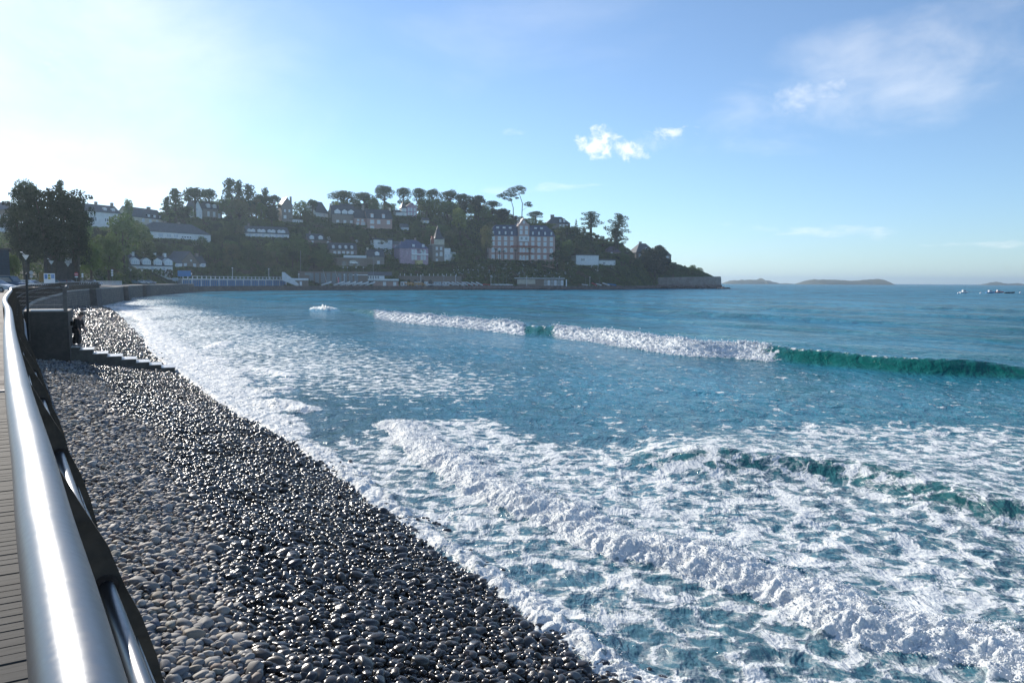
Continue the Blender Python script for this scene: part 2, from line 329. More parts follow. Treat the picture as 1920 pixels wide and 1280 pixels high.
# ------------------------------------------------------------------ water
def build_water():
    cols = np.concatenate([np.linspace(-2600, -220, 60), np.arange(-200, 2120, WSTEP), np.linspace(2140, 5000, 70)])
    rows = np.concatenate([[524.0, .0]][:0] + [530 - 0 + np.array([.12, .3, .6, 1.0, 1.5, 2.1, 2.8, 3.6])] + [np.arange(534.5, 620, WSTEP * .55), np.arange(620, 1330, WSTEP * .8), np.linspace(1335, 1700, 30)])
    PX, PYo = np.meshgrid(cols, rows)
    # rows are measured below the true horizon, so the sheet stays level
    depth = 5.0 * FOC / (PYo - 530.0 + .55)
    X = (PX - 960) / FOC * depth; Y = depth
    x = X.ravel(); y = Y.ravel(); d = depth.ravel()
    n = len(x); z = np.zeros(n); foam = np.zeros(n); turb = np.zeros(n); green = np.zeros(n)
    u = .855 * x + .52 * y; v = .52 * x - .855 * y
    near = d < 900
    def amp(wl):  # fade short waves that cannot be resolved far away
        return np.clip(1.25 - d * d / (5.0 * FOC) * 3.0 / wl * .55, 0, 1)
    calm = sst(0, 6, sdist(x, y, SH)[0])
    sdS, alS = sdist(x, y, SH)
    off = sst(.5, 10, sdS); far = sst(40, 120, d)
    z += off * (.075 + .10 * far) * pn(u / 9, v / 26, 1) * amp(9)
    z += off * (.05 + .06 * far) * pn(u / 4.1, v / 10, 2) * amp(4)
    z += off * .055 * pn(u / 1.9, v / 4.2, 3) * amp(1.9)
    z += (.3 + .7 * off) * .034 * (1 - 2 * np.abs(pn(u / 1.0, v / 1.9, 4))) * amp(1)
    z += .020 * (1 - 2 * np.abs(pn(x / .55, y / .5, 5))) * amp(.5)
    z += .008 * pn(x / .22, y / .2, 6) * amp(.2)
    z += off * far * .12 * pn(u / 14, v / 40, 9) * amp(14)
    # long low swells offshore, parallel to the breaker
    sA, aA = sdist(x, y, LA); LAl = arclen(LA)[-1]
    for o_, h_ in ((14.5, .28), (31, .35), (52, .4), (80, .4), (115, .4)):
        q = sA - o_ - 2.5 * pn(v / 60, u * 0 + o_, 21)
        z += h_ * np.where(q < 0, np.exp(-(q / 2.0) ** 2), np.exp(-(q / 5) ** 2)) * (.7 + .5 * pn(v / 35, v * 0 + o_, 22)) * near
        green += .45 * np.exp(-((q + 1.4) / 1.3) ** 2) * near
    fx = x.copy(); fy = y.copy()
    pxw = 960 + FOC * x / np.maximum(d, .1)
    # --- breaker A
    wob = .35 * pn(v / 5, v * 0 + .5, 31) + .15 * pn(v / 1.6, v * 0 + .9, 32)
    q = sA - wob * .6
    HA = np.interp(pxw, [560, 690, 760, 900, 1000, 1140, 1300, 1430, 1520, 1650, 1800, 1920, 2300], [.0, .45, .95, .85, .85, .92, .82, .86, .90, .84, .70, .58, .40])
    HA = HA * (.92 + .26 * pn(v / 5.5, v * 0 + 6.1, 33))
    endm = sst(0, 6, aA) * sst(0, 8, LAl - aA)
    prof = np.where(q < 1.1, np.exp(-(np.abs(q - 1.1) / .85) ** 2.0), np.exp(-((q - 1.1) / 3.2) ** 2))
    white = np.clip(sst(690, 720, pxw) * (1 - sst(975, 990, pxw)) + sst(1028, 1052, pxw) * (1 - sst(1385, 1500, pxw + 60 * wob)), 0, 1)
    bil = np.abs(pn(x / .55, y / .8, 41)) + .6 * np.abs(pn(x / .25, y / .35, 42)) + .35 * np.abs(pn(x / .12, y / .15, 43))
    lob = .5 + .5 * pn(v / 1.7, v * 0 + 3.3, 44)
    z += HA * prof * endm * near
    band = sst(-1.15, -.55, q) * (1 - sst(1.3, 2.3, q + .5 * lob))
    tA = band * white * endm * near
    z += tA * (.20 * (bil - .35) * sst(-1.2, .2, q) + .26 * lob * np.exp(-((q - .6) / .9) ** 2))
    foam = np.maximum(foam, tA * 1.25); turb = np.maximum(turb, tA)
    # lip flecks along the unbroken crest
    lip = np.exp(-((q - 1.15) / .22) ** 2) * sst(1430, 1500, pxw) * (1 - sst(1640, 1900, pxw)) * endm
    lip2 = np.exp(-((q - 1.15) / .25) ** 2) * sst(970, 985, pxw) * (1 - sst(1035, 1050, pxw))
    foam = np.maximum(foam, np.maximum(lip * .62, lip2 * .75)); z += .08 * lip
    green = np.maximum(green, np.clip(sst(-.7, .1, q) * (1 - sst(1.0, 1.5, q)), 0, 1) * sst(0, .5, HA) * (1 - white) * endm * near)  # mask for the painted backlit glow on the unbroken face
    foam = np.maximum(foam, .34 * sst(-3.2, -1.2, q) * (1 - sst(-1.1, -.4, q)) * white * endm)
    # --- bore B
    sB, aB = sdist(x, y, LB); Lb = arclen(LB)[-1]
    wob = .30 * pn(v / 1.9, v * 0 + 7.5, 51) + .12 * pn(v / .6, v * 0 + 1.9, 52) + .05 * pn(v / .25, v * 0 + 4.9, 53)
    q = sB - wob; eB = sst(0, 2.5, aB) * sst(.1, 2.2, Lb - aB)
    HB = .22 + .09 * pn(v / 2.3, v * 0, 54)
    global_B = None; prof = np.where(q < .55, np.exp(-(np.abs(q - .55) / .33) ** 2.0), np.exp(-((q - .55) / 1.3) ** 2))
    z += HB * prof * eB
    tB = sst(-.06, .10, q) * (1 - sst(.9, 2.1, q + .45 * fbm(x / .8, y / .8, 3, 55))) * eB
    wx_, wy_ = x + .12 * pn(x / .3, y / .3, 64), y + .12 * pn(x / .3, y / .3, 65)
    bil = 1.25 * np.abs(pn(wx_ / .42, wy_ / .36, 61)) + .5 * np.abs(pn(wx_ / .17, wy_ / .15, 62)) + .16 * np.abs(pn(x / .07, y / .07, 63))
    z += tB * .105 * (bil - .3) * amp(.3)
    foam = np.maximum(foam, tB * (1.02 - .22 * sst(.6, 1.8, q))); turb = np.maximum(turb, tB)
    foam = np.maximum(foam, .63 * sst(0, .6, q) * (1 - sst(3.0, 6.5, q)) * eB)
    # --- green lacy swell C
    sC, aC = sdist(x, y, LC); eC = sst(0, 3, aC) * sst(0, 4, arclen(LC)[-1] - aC)
    q = sC - .5 * pn(v / 3.0, v * 0 + 2.5, 71)
    z += .42 * eC * np.where(q < 1.6, np.exp(-(np.abs(q - 1.6) / 1.05) ** 2), np.exp(-((q - 1.6) / 2.6) ** 2))
    green = np.maximum(green, .55 * eC * sst(.0, .8, q) * (1 - sst(1.5, 2.1, q)))
    crestC = eC * np.exp(-((q - 1.7) / .5) ** 2)
    # --- coverage of lace foam
    zoneA = 1 - sst(22.5, 31, d + 3.2 * pn(x / 6, y / 6, 81) - .10 * x)
    cov = .565 * zoneA + .12 * pn(x / 2.4, y / 2.4, 82) * zoneA
    cov = cov - .10 * eC * sst(.2, .8, q) * (1 - sst(1.4, 1.9, q)) + .16 * crestC
    innr = sst(-.2, .6, sdS) * (1 - sst(-.4, 0, sB)) * (d < 30)
    cov = cov - .03 * innr
    mid = (1 - sst(60, 95, d)) * .24 + .05 * pn(x / 5, y / 5, 83)
    cov = np.maximum(cov, mid * (sA < -1.5))
    left = (1 - sst(7, 24, sdS)) * sst(26, 40, d) * (1 - sst(170, 260, d))
    cov = np.maximum(cov, left * (.56 + .14 * pn(x / 7, y / 12, 84)))
    cov = np.maximum(cov, .13 * (pn(u / 30, v / 30, 85) > .3) * (d > 100) * (d < 900))
    foam = np.maximum(foam, cov)
    # --- swash along the pebbles
    wid = np.interp(y, [6, 12, 18, 24, 29, 34, 40, 50, 62, 80, 110, 160, 260], [.55, .55, .6, .9, 1.7, 2.6, 3.4, 4.6, 4.2, 4.2, 5.5, 4.5, 2.0])
    inn = np.interp(y, [40, 52, 70, 100, 150], [0, .2, 1.4, 2.6, 2.0])
    wv = .32 * pn(alS / 1.3, alS * 0 + .3, 91) + .16 * pn(alS / .4, alS * 0 + .7, 92) + .8 * far * pn(alS / 7, alS * 0, 93)
    qs = sdS + wv * .5
    tS = sst(inn - .35, inn + .1, qs) * (1 - sst(wid * .55, wid * 1.25, qs - .3 * wid * pn(alS / 3.5, alS * 0 + 9, 94)))
    edge = np.exp(-((sdS - .12) / .3) ** 2)
    z += tS * (.04 + .10 * (bil - .3) * amp(.3) + (.10 * (np.abs(pn(x / .9, y / .9, 95)) + .5 * np.abs(pn(x / .4, y / .4, 96)))) * sst(20, 40, d) * (d < 250))
    z += .05 * edge * sst(-.5, .3, sdS) * (d < 60)
    foam = np.maximum(foam, tS * (.86 + .16 * pn(x / 1.1, y / 1.3, 97) + .12 * pn(x / .4, y / .4, 98))); turb = np.maximum(turb, tS * .9)
    # --- small broken crests
    for (a, b, h_) in SMALL:
        ln = np.array([G(*a)[:2], G(*b)[:2]]); sx, ax = sdist(x, y, ln)
        L_ = np.linalg.norm(ln[1] - ln[0]); wd = .5 + h_ * 1.4
        e = np.exp(-(sx / wd) ** 2) * sst(0, L_ * .25, ax) * sst(0, L_ * .25, L_ - ax)
        z += h_ * e * (.8 + .6 * (bil - .3)); foam = np.maximum(foam, e * 1.3 * (.75 + .3 * lob)); turb = np.maximum(turb, e)
    shal = np.exp(-np.maximum(sdS, 0) / 7.5) * 1.0
    shal = np.maximum(shal, .6 * (1 - sst(24, 34, d)) * (1 - sst(9, 26, sdS)))
    z = np.where(d > 1500, 0, z)
    # keep the sheet under the beach inland
    z = np.where(sdS < -.5, np.minimum(z, .02), z)
    nr, nc = PX.shape; idx = np.arange(nr * nc).reshape(nr, nc)
    fc = np.stack([idx[:-1, :-1], idx[1:, :-1], idx[1:, 1:], idx[:-1, 1:]], -1).reshape(-1, 4)
    # leave out the faces deep inland
    ctr = sdS[fc].max(1); lm = (fx[fc].mean(1) < 0) | True
    fc = fc[(ctr > -4) & lm]
    V = np.stack([fx, fy, z], 1)
    used = np.zeros(n, bool); used[fc.ravel()] = True; rm = np.cumsum(used) - 1
    opn = sst(-8, 40, sA)
    lump = np.where(tA > .35, 1, np.where(tB > .35, 2, np.where((tS > .45) & (d < 260), 3, 0)))
    return (V, lump, d), V[used], rm[fc], {'open': opn[used], 'foam': foam[used], 'turb': turb[used], 'green': np.clip(green, 0, 1)[used], 'shal': shal[used]}

m, t, b = newmat('sea_water')
pos = t.new('ShaderNodeNewGeometry').outputs['Position']
def at(n): return t.new('ShaderNodeAttribute', attribute_name=n).outputs['Fac']
fo, tu, gr, shl = at('foam'), at('turb'), at('green'), at('shal')
flat = t.new('ShaderNodeVectorMath', {0: pos, 1: (1, 1, 0.0)}, operation='MULTIPLY').outputs[0]
warp = t.noise(flat, 1.1, 3, .55, 0, 'Color')
wv = t.new('ShaderNodeVectorMath', {0: t.new('ShaderNodeVectorMath', {0: warp, 1: (.5, .5, .5)}, operation='SUBTRACT').outputs[0], 'Scale': 1.15}, operation='SCALE').outputs[0]
warp2 = t.noise(flat, 5.5, 3, .6, 0, 'Color')
wv2 = t.new('ShaderNodeVectorMath', {0: t.new('ShaderNodeVectorMath', {0: warp2, 1: (.5, .5, .5)}, operation='SUBTRACT').outputs[0], 'Scale': .30}, operation='SCALE').outputs[0]
wp = t.new('ShaderNodeVectorMath', {0: t.new('ShaderNodeVectorMath', {0: flat, 1: wv}, operation='ADD').outputs[0], 1: wv2}, operation='ADD').outputs[0]
f1 = t.new('ShaderNodeTexVoronoi', {'Vector': wp, 'Scale': 1.9, 'Smoothness': .25}, feature='SMOOTH_F1', voronoi_dimensions='2D').outputs['Distance']
f2 = t.new('ShaderNodeTexVoronoi', {'Vector': wp, 'Scale': 5.6, 'Smoothness': .2}, feature='SMOOTH_F1', voronoi_dimensions='2D').outputs['Distance']
nz = t.noise(flat, 2.3, 7, .66, .3); nzf = t.noise(flat, 14.0, 4, .65)
N = t.math('ADD', t.math('ADD', t.math('MULTIPLY', f1, .62), t.math('MULTIPLY', f2, .34)), t.math('ADD', t.math('MULTIPLY', nz, .55), t.math('MULTIPLY', nzf, .22)))   # about .45..1.15
thr = t.math('SUBTRACT', 1.27, t.math('MULTIPLY', fo, .88))
foam = t.sstep(N, t.math('SUBTRACT', thr, .035), t.math('ADD', thr, .085))
thin = t.math('MULTIPLY', t.sstep(N, t.math('SUBTRACT', thr, .16), thr), .34)      # milky aerated film round the lace
foamall = t.math('MAXIMUM', foam, t.math('MULTIPLY', thin, t.sstep(fo, .18, .5)))
deep, shallow, grn = WATER_DEEP, WATER_SHAL, WATER_BACKLIT
wc = t.mix(shl, deep, shallow); wc = t.mix(t.math('MULTIPLY', gr, .9), wc, grn)  # wave faces: sunlight through thin water painted as a greener base colour
fn = t.sstep(t.noise(pos, 9.0, 5, .6), .3, .7)
fcol = t.mix(fn, (.72, .76, .75), (.89, .90, .87))
t.l.new(t.mix(foamall, wc, fcol), b.inputs['Base Color'])
cd_ = t.new('ShaderNodeCameraData').outputs['View Distance']
dist = t.new('ShaderNodeVectorMath', {0: pos}, operation='LENGTH').outputs['Value']
rw = t.sstep(dist, 15, 400, .07, .22)
t.l.new(t.mix(foamall, rw, .75, 'FLOAT'), b.inputs['Roughness'])
b.inputs['IOR'].default_value = 1.333; b.inputs['Specular IOR Level'].default_value = .5
# ripples: anisotropic, bigger ones last farther out
mp = t.new('ShaderNodeMapping', {'Vector': pos, 'Rotation': (0, 0, R(31)), 'Scale': (1, .45, 1)}).outputs[0]
r1 = t.noise(mp, 7.0, 4, .6, .5); r2 = t.noise(mp, 1.4, 4, .6, .4); r3 = t.noise(mp, .28, 4, .55, .3); r4 = t.noise(mp, .06, 3, .55)
bn = t.bump(t.math('MULTIPLY', r1, t.sstep(dist, 8, 80, 1, 0)), 1.0, .045)
bn = t.bump(t.math('MULTIPLY', r2, t.sstep(dist, 50, 340, 1, .0)), 1.0, .27, bn)
bn = t.bump(t.math('MULTIPLY', r3, t.sstep(dist, 20, 160, .0, 1.0)), 1.0, 1.3, bn)
bn = t.bump(t.math('MULTIPLY', r4, t.sstep(dist, 100, 600, .0, 1.0)), 1.0, 5.0, bn)
fb = t.noise(pos, 16.0, 5, .65); fb2 = t.new('ShaderNodeTexVoronoi', {'Vector': pos, 'Scale': 11.0, 'Smoothness': .6}, feature='SMOOTH_F1').outputs['Distance']
bn = t.bump(t.math('MULTIPLY', t.math('ADD', t.math('ADD', fb, foam), t.math('MULTIPLY', fb2, tu)), foamall), .55, .03, bn)
t.l.new(bn, b.inputs['Normal'])
opn = at('open')
df = t.new('ShaderNodeBsdfDiffuse', {'Color': t.mix(foamall, t.mix(gr, t.mix(t.sstep(t.math('ADD', t.math('MULTIPLY', r4, .6), t.math('MULTIPLY', r3, .4)), .38, .62), tuple(c_ * 1.25 for c_ in WATER_OPEN), tuple(c_ * .42 for c_ in WATER_OPEN)), grn), fcol), 'Normal': bn})
ms = t.new('ShaderNodeMixShader', {'Fac': t.math('MULTIPLY', t.mix(opn, OPEN0, OPEN1, 'FLOAT'), t.math('SUBTRACT', 1.0, foamall))})
t.l.new(b.outputs[0], ms.inputs[1]); t.l.new(df.outputs[0], ms.inputs[2])
t.l.new(ms.outputs[0], m.node_tree.nodes['Material Output'].inputs['Surface'])
SEA = m
LUMPS, V, FC, AT = build_water()
sea = np_mesh('sea', V, FC, SEA, AT); tag(sea, kind='structure'); sea['label'] = 'blue green sea with breaking waves and lacy foam'

# lumps of churned foam riding on the broken crests and the swash
def foam_lumps():
    V, lump, d = LUMPS
    v0, f0 = icos(1); VV = []; FF = []; base = 0
    for code, n, r0, r1, up in ((1, 16000, .02, .09, .12), (2, 16000, .005, .020, .03), (3, 16000, .005, .018, .008)):
        idx = np.where(lump == code)[0]
        # even out over the plan area
        w_ = d[idx] ** 2.0; w_ /= w_.sum()
        if code == 3: w_ = d[idx] ** 1.5; w_ /= w_.sum()
        k = rng.choice(idx, n, p=w_); p = V[k] + rng.normal(0, 1, (n, 3)) * np.array([.12, .12, .0]) * (1 if code == 1 else .35)
        r = r0 + (r1 - r0) * rng.random(n) ** 3.0
        if code == 3: r = r * np.clip(d[k] / 20, .8, 3)
        p[:, 2] += up * rng.random(n) - .35 * r + .10 * (code == 1) * (rng.random(n) > .97) * rng.random(n) * 3
        s_ = 1 + .28 * pn(v0[None, :, 0] * 2 + p[:, :1] * 9, v0[None, :, 1] * 2 + v0[None, :, 2] * 1.5 + p[:, 1:2] * 9, 3)
        v = v0[None] * s_[..., None] * (r[:, None, None]) * np.stack([rng.uniform(.8, 1.3, n), rng.uniform(.8, 1.3, n), rng.uniform(.6, 1.1, n)], 1)[:, None] + p[:, None]
        VV.append(v.reshape(-1, 3)); FF.append((f0[None] + (np.arange(n) * len(v0))[:, None, None] + base).reshape(-1, 3)); base += n * len(v0)
    return np.vstack(VV), np.vstack(FF)
m, t, b = newmat('churned_foam'); pos = t.new('ShaderNodeNewGeometry').outputs['Position']
t.l.new(t.mix(t.noise(pos, 14, 4, .6), (.80, .83, .85), (.92, .92, .92)), b.inputs['Base Color']); b.inputs['Roughness'].default_value = .7
t.l.new(t.bump(t.noise(pos, 40, 4, .65), .6, .02), b.inputs['Normal'])
# ------------------------------------------------------------------ beach bed and pebbles
m, t, b = newmat('wet_grit'); pos = t.new('ShaderNodeNewGeometry').outputs['Position']
n = t.noise(pos, 9, 5, .6); t.l.new(t.mix(n, (.035, .034, .034), (.10, .095, .09)), b.inputs['Base Color']); b.inputs['Roughness'].default_value = .6
t.l.new(t.bump(t.noise(pos, 12, 4, .6), .8, .1), b.inputs['Normal']); GRIT = m
def strip(line, offs, zf, step=1):
    L = line[::step]; rows = [offset(L, o) for o in offs]; pts = np.stack(rows, 1)
    nr, nc = pts.shape[:2]; x = pts[..., 0].ravel(); y = pts[..., 1].ravel(); z = zf(x, y)
    idx = np.arange(nr * nc).reshape(nr, nc); fc = np.stack([idx[:-1, :-1], idx[:-1, 1:], idx[1:, 1:], idx[1:, :-1]], -1).reshape(-1, 4)
    return np.stack([x, y, z], 1), fc
V, FC = strip(RAIL, np.concatenate([np.linspace(-.1, 14, 30), [18, 25, 35]]), lambda x, y: beach_z(x, y) - .06)
bo = np_mesh('beach', V, FC, GRIT); tag(bo, kind='structure')

m, t, b = newmat('pebble_stone')
at_ = t.new('ShaderNodeAttribute', attribute_name='tint'); tint, wet = at_.outputs['Color'], at_.outputs['Alpha']
pos = t.new('ShaderNodeTexCoord').outputs['Object']
n = t.noise(pos, 22, 5, .65, .3); n2 = t.noise(pos, 160, 3, .6)
f = t.math('ADD', t.math('MULTIPLY', n, .9), t.math('MULTIPLY', n2, .5))
c = t.mix(1.0, tint, t.mix(t.sstep(f, .4, .95), (.72, .72, .74), (1.15, 1.13, 1.1)), bt='MULTIPLY')
c = t.mix(wet, c, t.mix(1.0, c, (.25, .235, .225), bt='MULTIPLY'))
t.l.new(c, b.inputs['Base Color'])
t.l.new(t.math('ADD', t.mix(wet, .72, .22, 'FLOAT'), t.math('MULTIPLY', t.math('SUBTRACT', n, .5), .25)), b.inputs['Roughness'])
t.l.new(t.bump(n2, .25, .004), b.inputs['Normal']); PEB = m

import bmesh
def icos(sub):
    bm = bmesh.new(); bmesh.ops.create_icosphere(bm, subdivisions=sub, radius=1); bm.verts.ensure_lookup_table()
    v = np.array([x.co[:] for x in bm.verts]); f = np.array([[q.index for q in fc.verts] for fc in bm.faces]); bm.free(); return v, f
FOAMM = bpy.data.materials['churned_foam']; V, FC = foam_lumps(); fo_ = np_mesh('wave_foam', V, FC, FOAMM); tag(fo_, 'white churned foam heaped along the breaking waves and swash', 'foam', kind='stuff')
def pebble_shapes(sub, k):
    v, f = icos(sub); r = np.random.default_rng(77); out = []
    for i in range(k):
        w_ = np.sign(v) * np.abs(v) ** r.uniform(.72, 1.0)            # a little boxy
        o = r.uniform(-5, 5, 3)
        dsp = 1 + .13 * pn(v[:, 0] * 1.1 + o[0], v[:, 1] * 1.1 + o[1] + v[:, 2] * .8, 3) + .05 * pn(v[:, 0] * 2.6 + o[1], v[:, 2] * 2.6 + o[2], 4)
        cut = r.normal(size=3); cut /= np.linalg.norm(cut); q = w_ @ cut
        w_ = w_ * dsp[:, None]; w_ -= cut * np.maximum(q - r.uniform(.55, .85), 0)[:, None] * .7
        out.append(w_)
    return out, f
PAL = np.array([(.30, .295, .285), (.25, .245, .235), (.20, .205, .215), (.33, .31, .28), (.15, .155, .17), (.27, .235, .19), (.24, .185, .155), (.38, .37, .35), (.12, .13, .16), (.23, .23, .20)])
PALW = np.array([.17, .14, .13, .12, .11, .10, .07, .06, .05, .05]); PALW /= PALW.sum()
def scatter():
    out = []
    d0 = 4.5
    rings = [(4.5, 20, .088, 1.0), (20, 48, .128, 1.2), (48, 95, .23, 1.8), (95, 175, .42, 3.1)]
    for lo, hi, sp, sc in rings:
        L = RAIL[(RAIL[:, 1] > lo * .93 - 2) & (RAIL[:, 1] < hi * 1.02)]
        x0, x1 = L[:, 0].min() - 1, L[:, 0].max() + 12; y0, y1 = max(lo - 1.5, 3), hi
        for layer in range(2):
            gx, gy = np.meshgrid(np.arange(x0, x1, sp), np.arange(y0, y1, sp * .88)); gx = gx + (np.arange(gx.shape[0]) % 2)[:, None] * sp / 2
            x = gx.ravel() + rng.uniform(-.33, .33, gx.size) * sp + layer * .4 * sp; y = gy.ravel() + rng.uniform(-.33, .33, gx.size) * sp + layer * .4 * sp
            k = (y > lo) & (y < hi)
            px = 960 + FOC * x / y; py = 528 + FOC * 4.2 / y
            k &= (px > -160) & (px < 1500) & (py < 1480); x, y = x[k], y[k]
            if not len(x): continue
            sr, _ = sdist(x, y, RAIL[max(0, np.argmax(RAIL[:, 1] > lo - 8) - 4):np.argmax(RAIL[:, 1] > hi + 6) + 4]); k = (sr > .42); x, y = x[k], y[k]
            shs = SH[(SH[:, 1] > lo - 14) & (SH[:, 1] < hi + 14)] if hi > 20 else SH[SH[:, 1] < hi + 14]
            ss, _ = sdist(x, y, shs); ss = -ss; k = (ss > -.9) & (ss < 11); x, y, ss = x[k], y[k], ss[k]
            if layer: k = rng.random(len(x)) < .62; x, y, ss = x[k], y[k], ss[k]
            out.append(np.stack([x, y, ss, np.full(len(x), sc), np.full(len(x), float(layer)), np.full(len(x), sp)], 1))
    return np.vstack(out)
S = scatter()
ns = len(S); x, y, ss, sc, ly, sp = S.T
a = np.exp(rng.normal(math.log(.048), .36, ns)); a = np.clip(a, .026, .125) * np.where(sc > 1, sc * .95, 1) * (1 + .12 * (1 - sst(8, 16, y)) * (ss > 3))
bx = a * rng.uniform(.62, .92, ns); cz = a * rng.uniform(.42, .68, ns)
zz = beach_z(x, y) + ly * .045 * sc + rng.uniform(-.02, .03, ns) * sc + .05 * pn(x / 1.7, y / 1.7, 8)
yaw = rng.uniform(0, 2 * np.pi, ns); tx = rng.normal(0, .28, ns) + 0.0; ty = rng.normal(0, .28, ns)
ci = rng.choice(len(PAL), ns, p=PALW); tint = PAL[ci] * rng.uniform(.8, 1.2, (ns, 1)) * 1.12
wetline = 3.35 + .9 * pn(x / 5, y / 7, 12) + .25 * pn(x / .8, y / .8, 13) + .018 * y
wet = 1 - sst(-.45, .55, ss - wetline); wet = np.clip(wet + rng.normal(0, .1, ns), 0, 1)
lod = np.where(y < 12.5, 2, np.where(y < 38, 1, 0)); lod = np.where((y < 12.5), 3, np.where(y < 30, 2, 1))
def rotm(yaw, tx, ty):
    c, s = np.cos(yaw), np.sin(yaw); cx, sx = np.cos(tx), np.sin(tx); cy, sy = np.cos(ty), np.sin(ty); o = np.zeros_like(c); l = o + 1
    Rz = np.stack([c, -s, o, s, c, o, o, o, l], 1).reshape(-1, 3, 3); Rx = np.stack([l, o, o, o, cx, -sx, o, sx, cx], 1).reshape(-1, 3, 3)
    Ry = np.stack([cy, o, sy, o, l, o, -sy, o, cy], 1).reshape(-1, 3, 3); return Rx @ Ry @ Rz
RM = rotm(yaw, tx, ty); NSH = 9; shp = rng.integers(0, NSH, ns)
# the largest in view become single stones
ppx, ppy, pd = proj(np.stack([x, y, zz], 1))
vis = (ppx > 285) & (ppx < 1180) & (ppy < 1272) & (ppy > 1000) & (ly > 0) & (ss > .3)
size = np.where(vis, a / pd, 0); single = np.argsort(-size)[:300]; is1 = np.zeros(ns, bool); is1[single] = True
VV, FF, CC = [], [], []; base = 0
for L_ in (1, 2, 3):
    shapes, fcs = pebble_shapes(L_, NSH)
    for k in range(NSH):
        sel = np.where((lod == L_) & (shp == k) & ~is1)[0]
        if not len(sel): continue
        v = shapes[k][None] * np.stack([a, bx, cz], 1)[sel][:, None]
        v = np.einsum('nij,nvj->nvi', RM[sel], v) + np.stack([x, y, zz], 1)[sel][:, None]
        nv = v.shape[1]; VV.append(v.reshape(-1, 3)); FF.append((fcs[None] + (np.arange(len(sel)) * nv)[:, None, None] + base).reshape(-1, 3)); base += len(sel) * nv
        CC.append(np.repeat(np.concatenate([tint[sel], wet[sel][:, None]], 1), nv, 0))
pb = np_mesh('pebbles', np.vstack(VV), np.vstack(FF), PEB, colors={'tint': np.vstack(CC)})
tag(pb, 'bank of rounded grey and wet dark pebbles sloping to the surf', 'pebbles', kind='stuff')
print('pebbles', ns, 'faces', sum(len(f) for f in FF))
shapes, fcs = pebble_shapes(3, NSH); meshes = {}
CN = {0: 'mid grey', 1: 'mid grey', 2: 'blue grey', 3: 'pale buff', 4: 'dark slate', 5: 'tan', 6: 'reddish brown', 7: 'pale grey', 8: 'near black', 9: 'olive grey'}
for i in single:
    wq = int(wet[i] > .5); key = (int(shp[i]), int(ci[i]), wq)
    if key not in meshes:
        c4 = np.tile(np.concatenate([PAL[key[1]] * 1.12, [float(wq) * .95]]), (len(shapes[0]), 1))
        meshes[key] = np_mesh('pebble', shapes[key[0]], fcs, PEB, colors={'tint': c4}, link=False).data
    o = bpy.data.objects.new('pebble', meshes[key]); COL.objects.link(o)
    o.matrix_world = Matrix.Translation((x[i], y[i], zz[i])) @ Matrix(RM[i].tolist()).to_4x4() @ Matrix.Diagonal((a[i], bx[i], cz[i], 1))
    st = 'wet glossy' if wq else 'dry matt'
    tag(o, f'{st} {CN[key[1]]} rounded pebble among the nearest pebbles of the beach', 'pebble', f'nearest {st} {CN[key[1]]} pebbles')
# ------------------------------------------------------------------ promenade: deck, wall, railing
STEEL = None
m, t, b = newmat('brushed_steel'); pos = t.new('ShaderNodeTexCoord').outputs['Object']
n = t.noise(pos, 60, 4, .6); n2 = t.noise(pos, 3, 3, .5)
t.l.new(t.mix(n2, (.13, .135, .145), (.21, .215, .225)), b.inputs['Base Color']); b.inputs['Metallic'].default_value = 1
t.l.new(t.sstep(t.math('ADD', n, n2), .6, 1.4, .30, .42), b.inputs['Roughness']); t.l.new(t.bump(n, .08, .001), b.inputs['Normal']); STEEL = m
RUST = mat('weathered_steel_plate', (.085, .062, .042), .88, 0.0, .45, 3.0, .2, col2=(.040, .034, .028))
CABLE = mat('steel_cable', (.30, .29, .27), .4, .9)
CONC = mat('sea_wall_concrete', (.20, .185, .165), .85, 0, .5, .8, .5, col2=(.115, .105, .095))
COPE = mat('coping_stone', (.34, .33, .31), .75, 0, .25, 2, .3)
def wall_mat(name, c1, c2, mortar, sx, sy):
    m, t, b = newmat(name); co = t.new('ShaderNodeNewGeometry').outputs['Position']
    mp = t.new('ShaderNodeMapping', {'Vector': co, 'Rotation': (R(90), 0, 0)}).outputs[0]
    br = t.new('ShaderNodeTexBrick', {'Vector': mp, 'Color1': c1 + (1,), 'Color2': c2 + (1,), 'Mortar': mortar + (1,), 'Scale': 1.0, 'Mortar Size': .03, 'Brick Width': sx, 'Row Height': sy})
    n = t.noise(co, 1.2, 6, .65); t.l.new(t.mix(1.0, br.outputs['Color'], t.mix(t.sstep(n, .3, .7), (.55, .55, .55), (1.2, 1.2, 1.2)), bt='MULTIPLY'), b.inputs['Base Color'])
    b.inputs['Roughness'].default_value = .85; t.l.new(t.bump(t.math('ADD', t.math('MULTIPLY', br.outputs['Fac'], -.6), t.noise(co, 6, 4, .6)), .5, .05), b.inputs['Normal']); return m
GRANITE = wall_mat('granite_blocks', (.17, .145, .125), (.12, .105, .095), (.08, .075, .07), .9, .38)

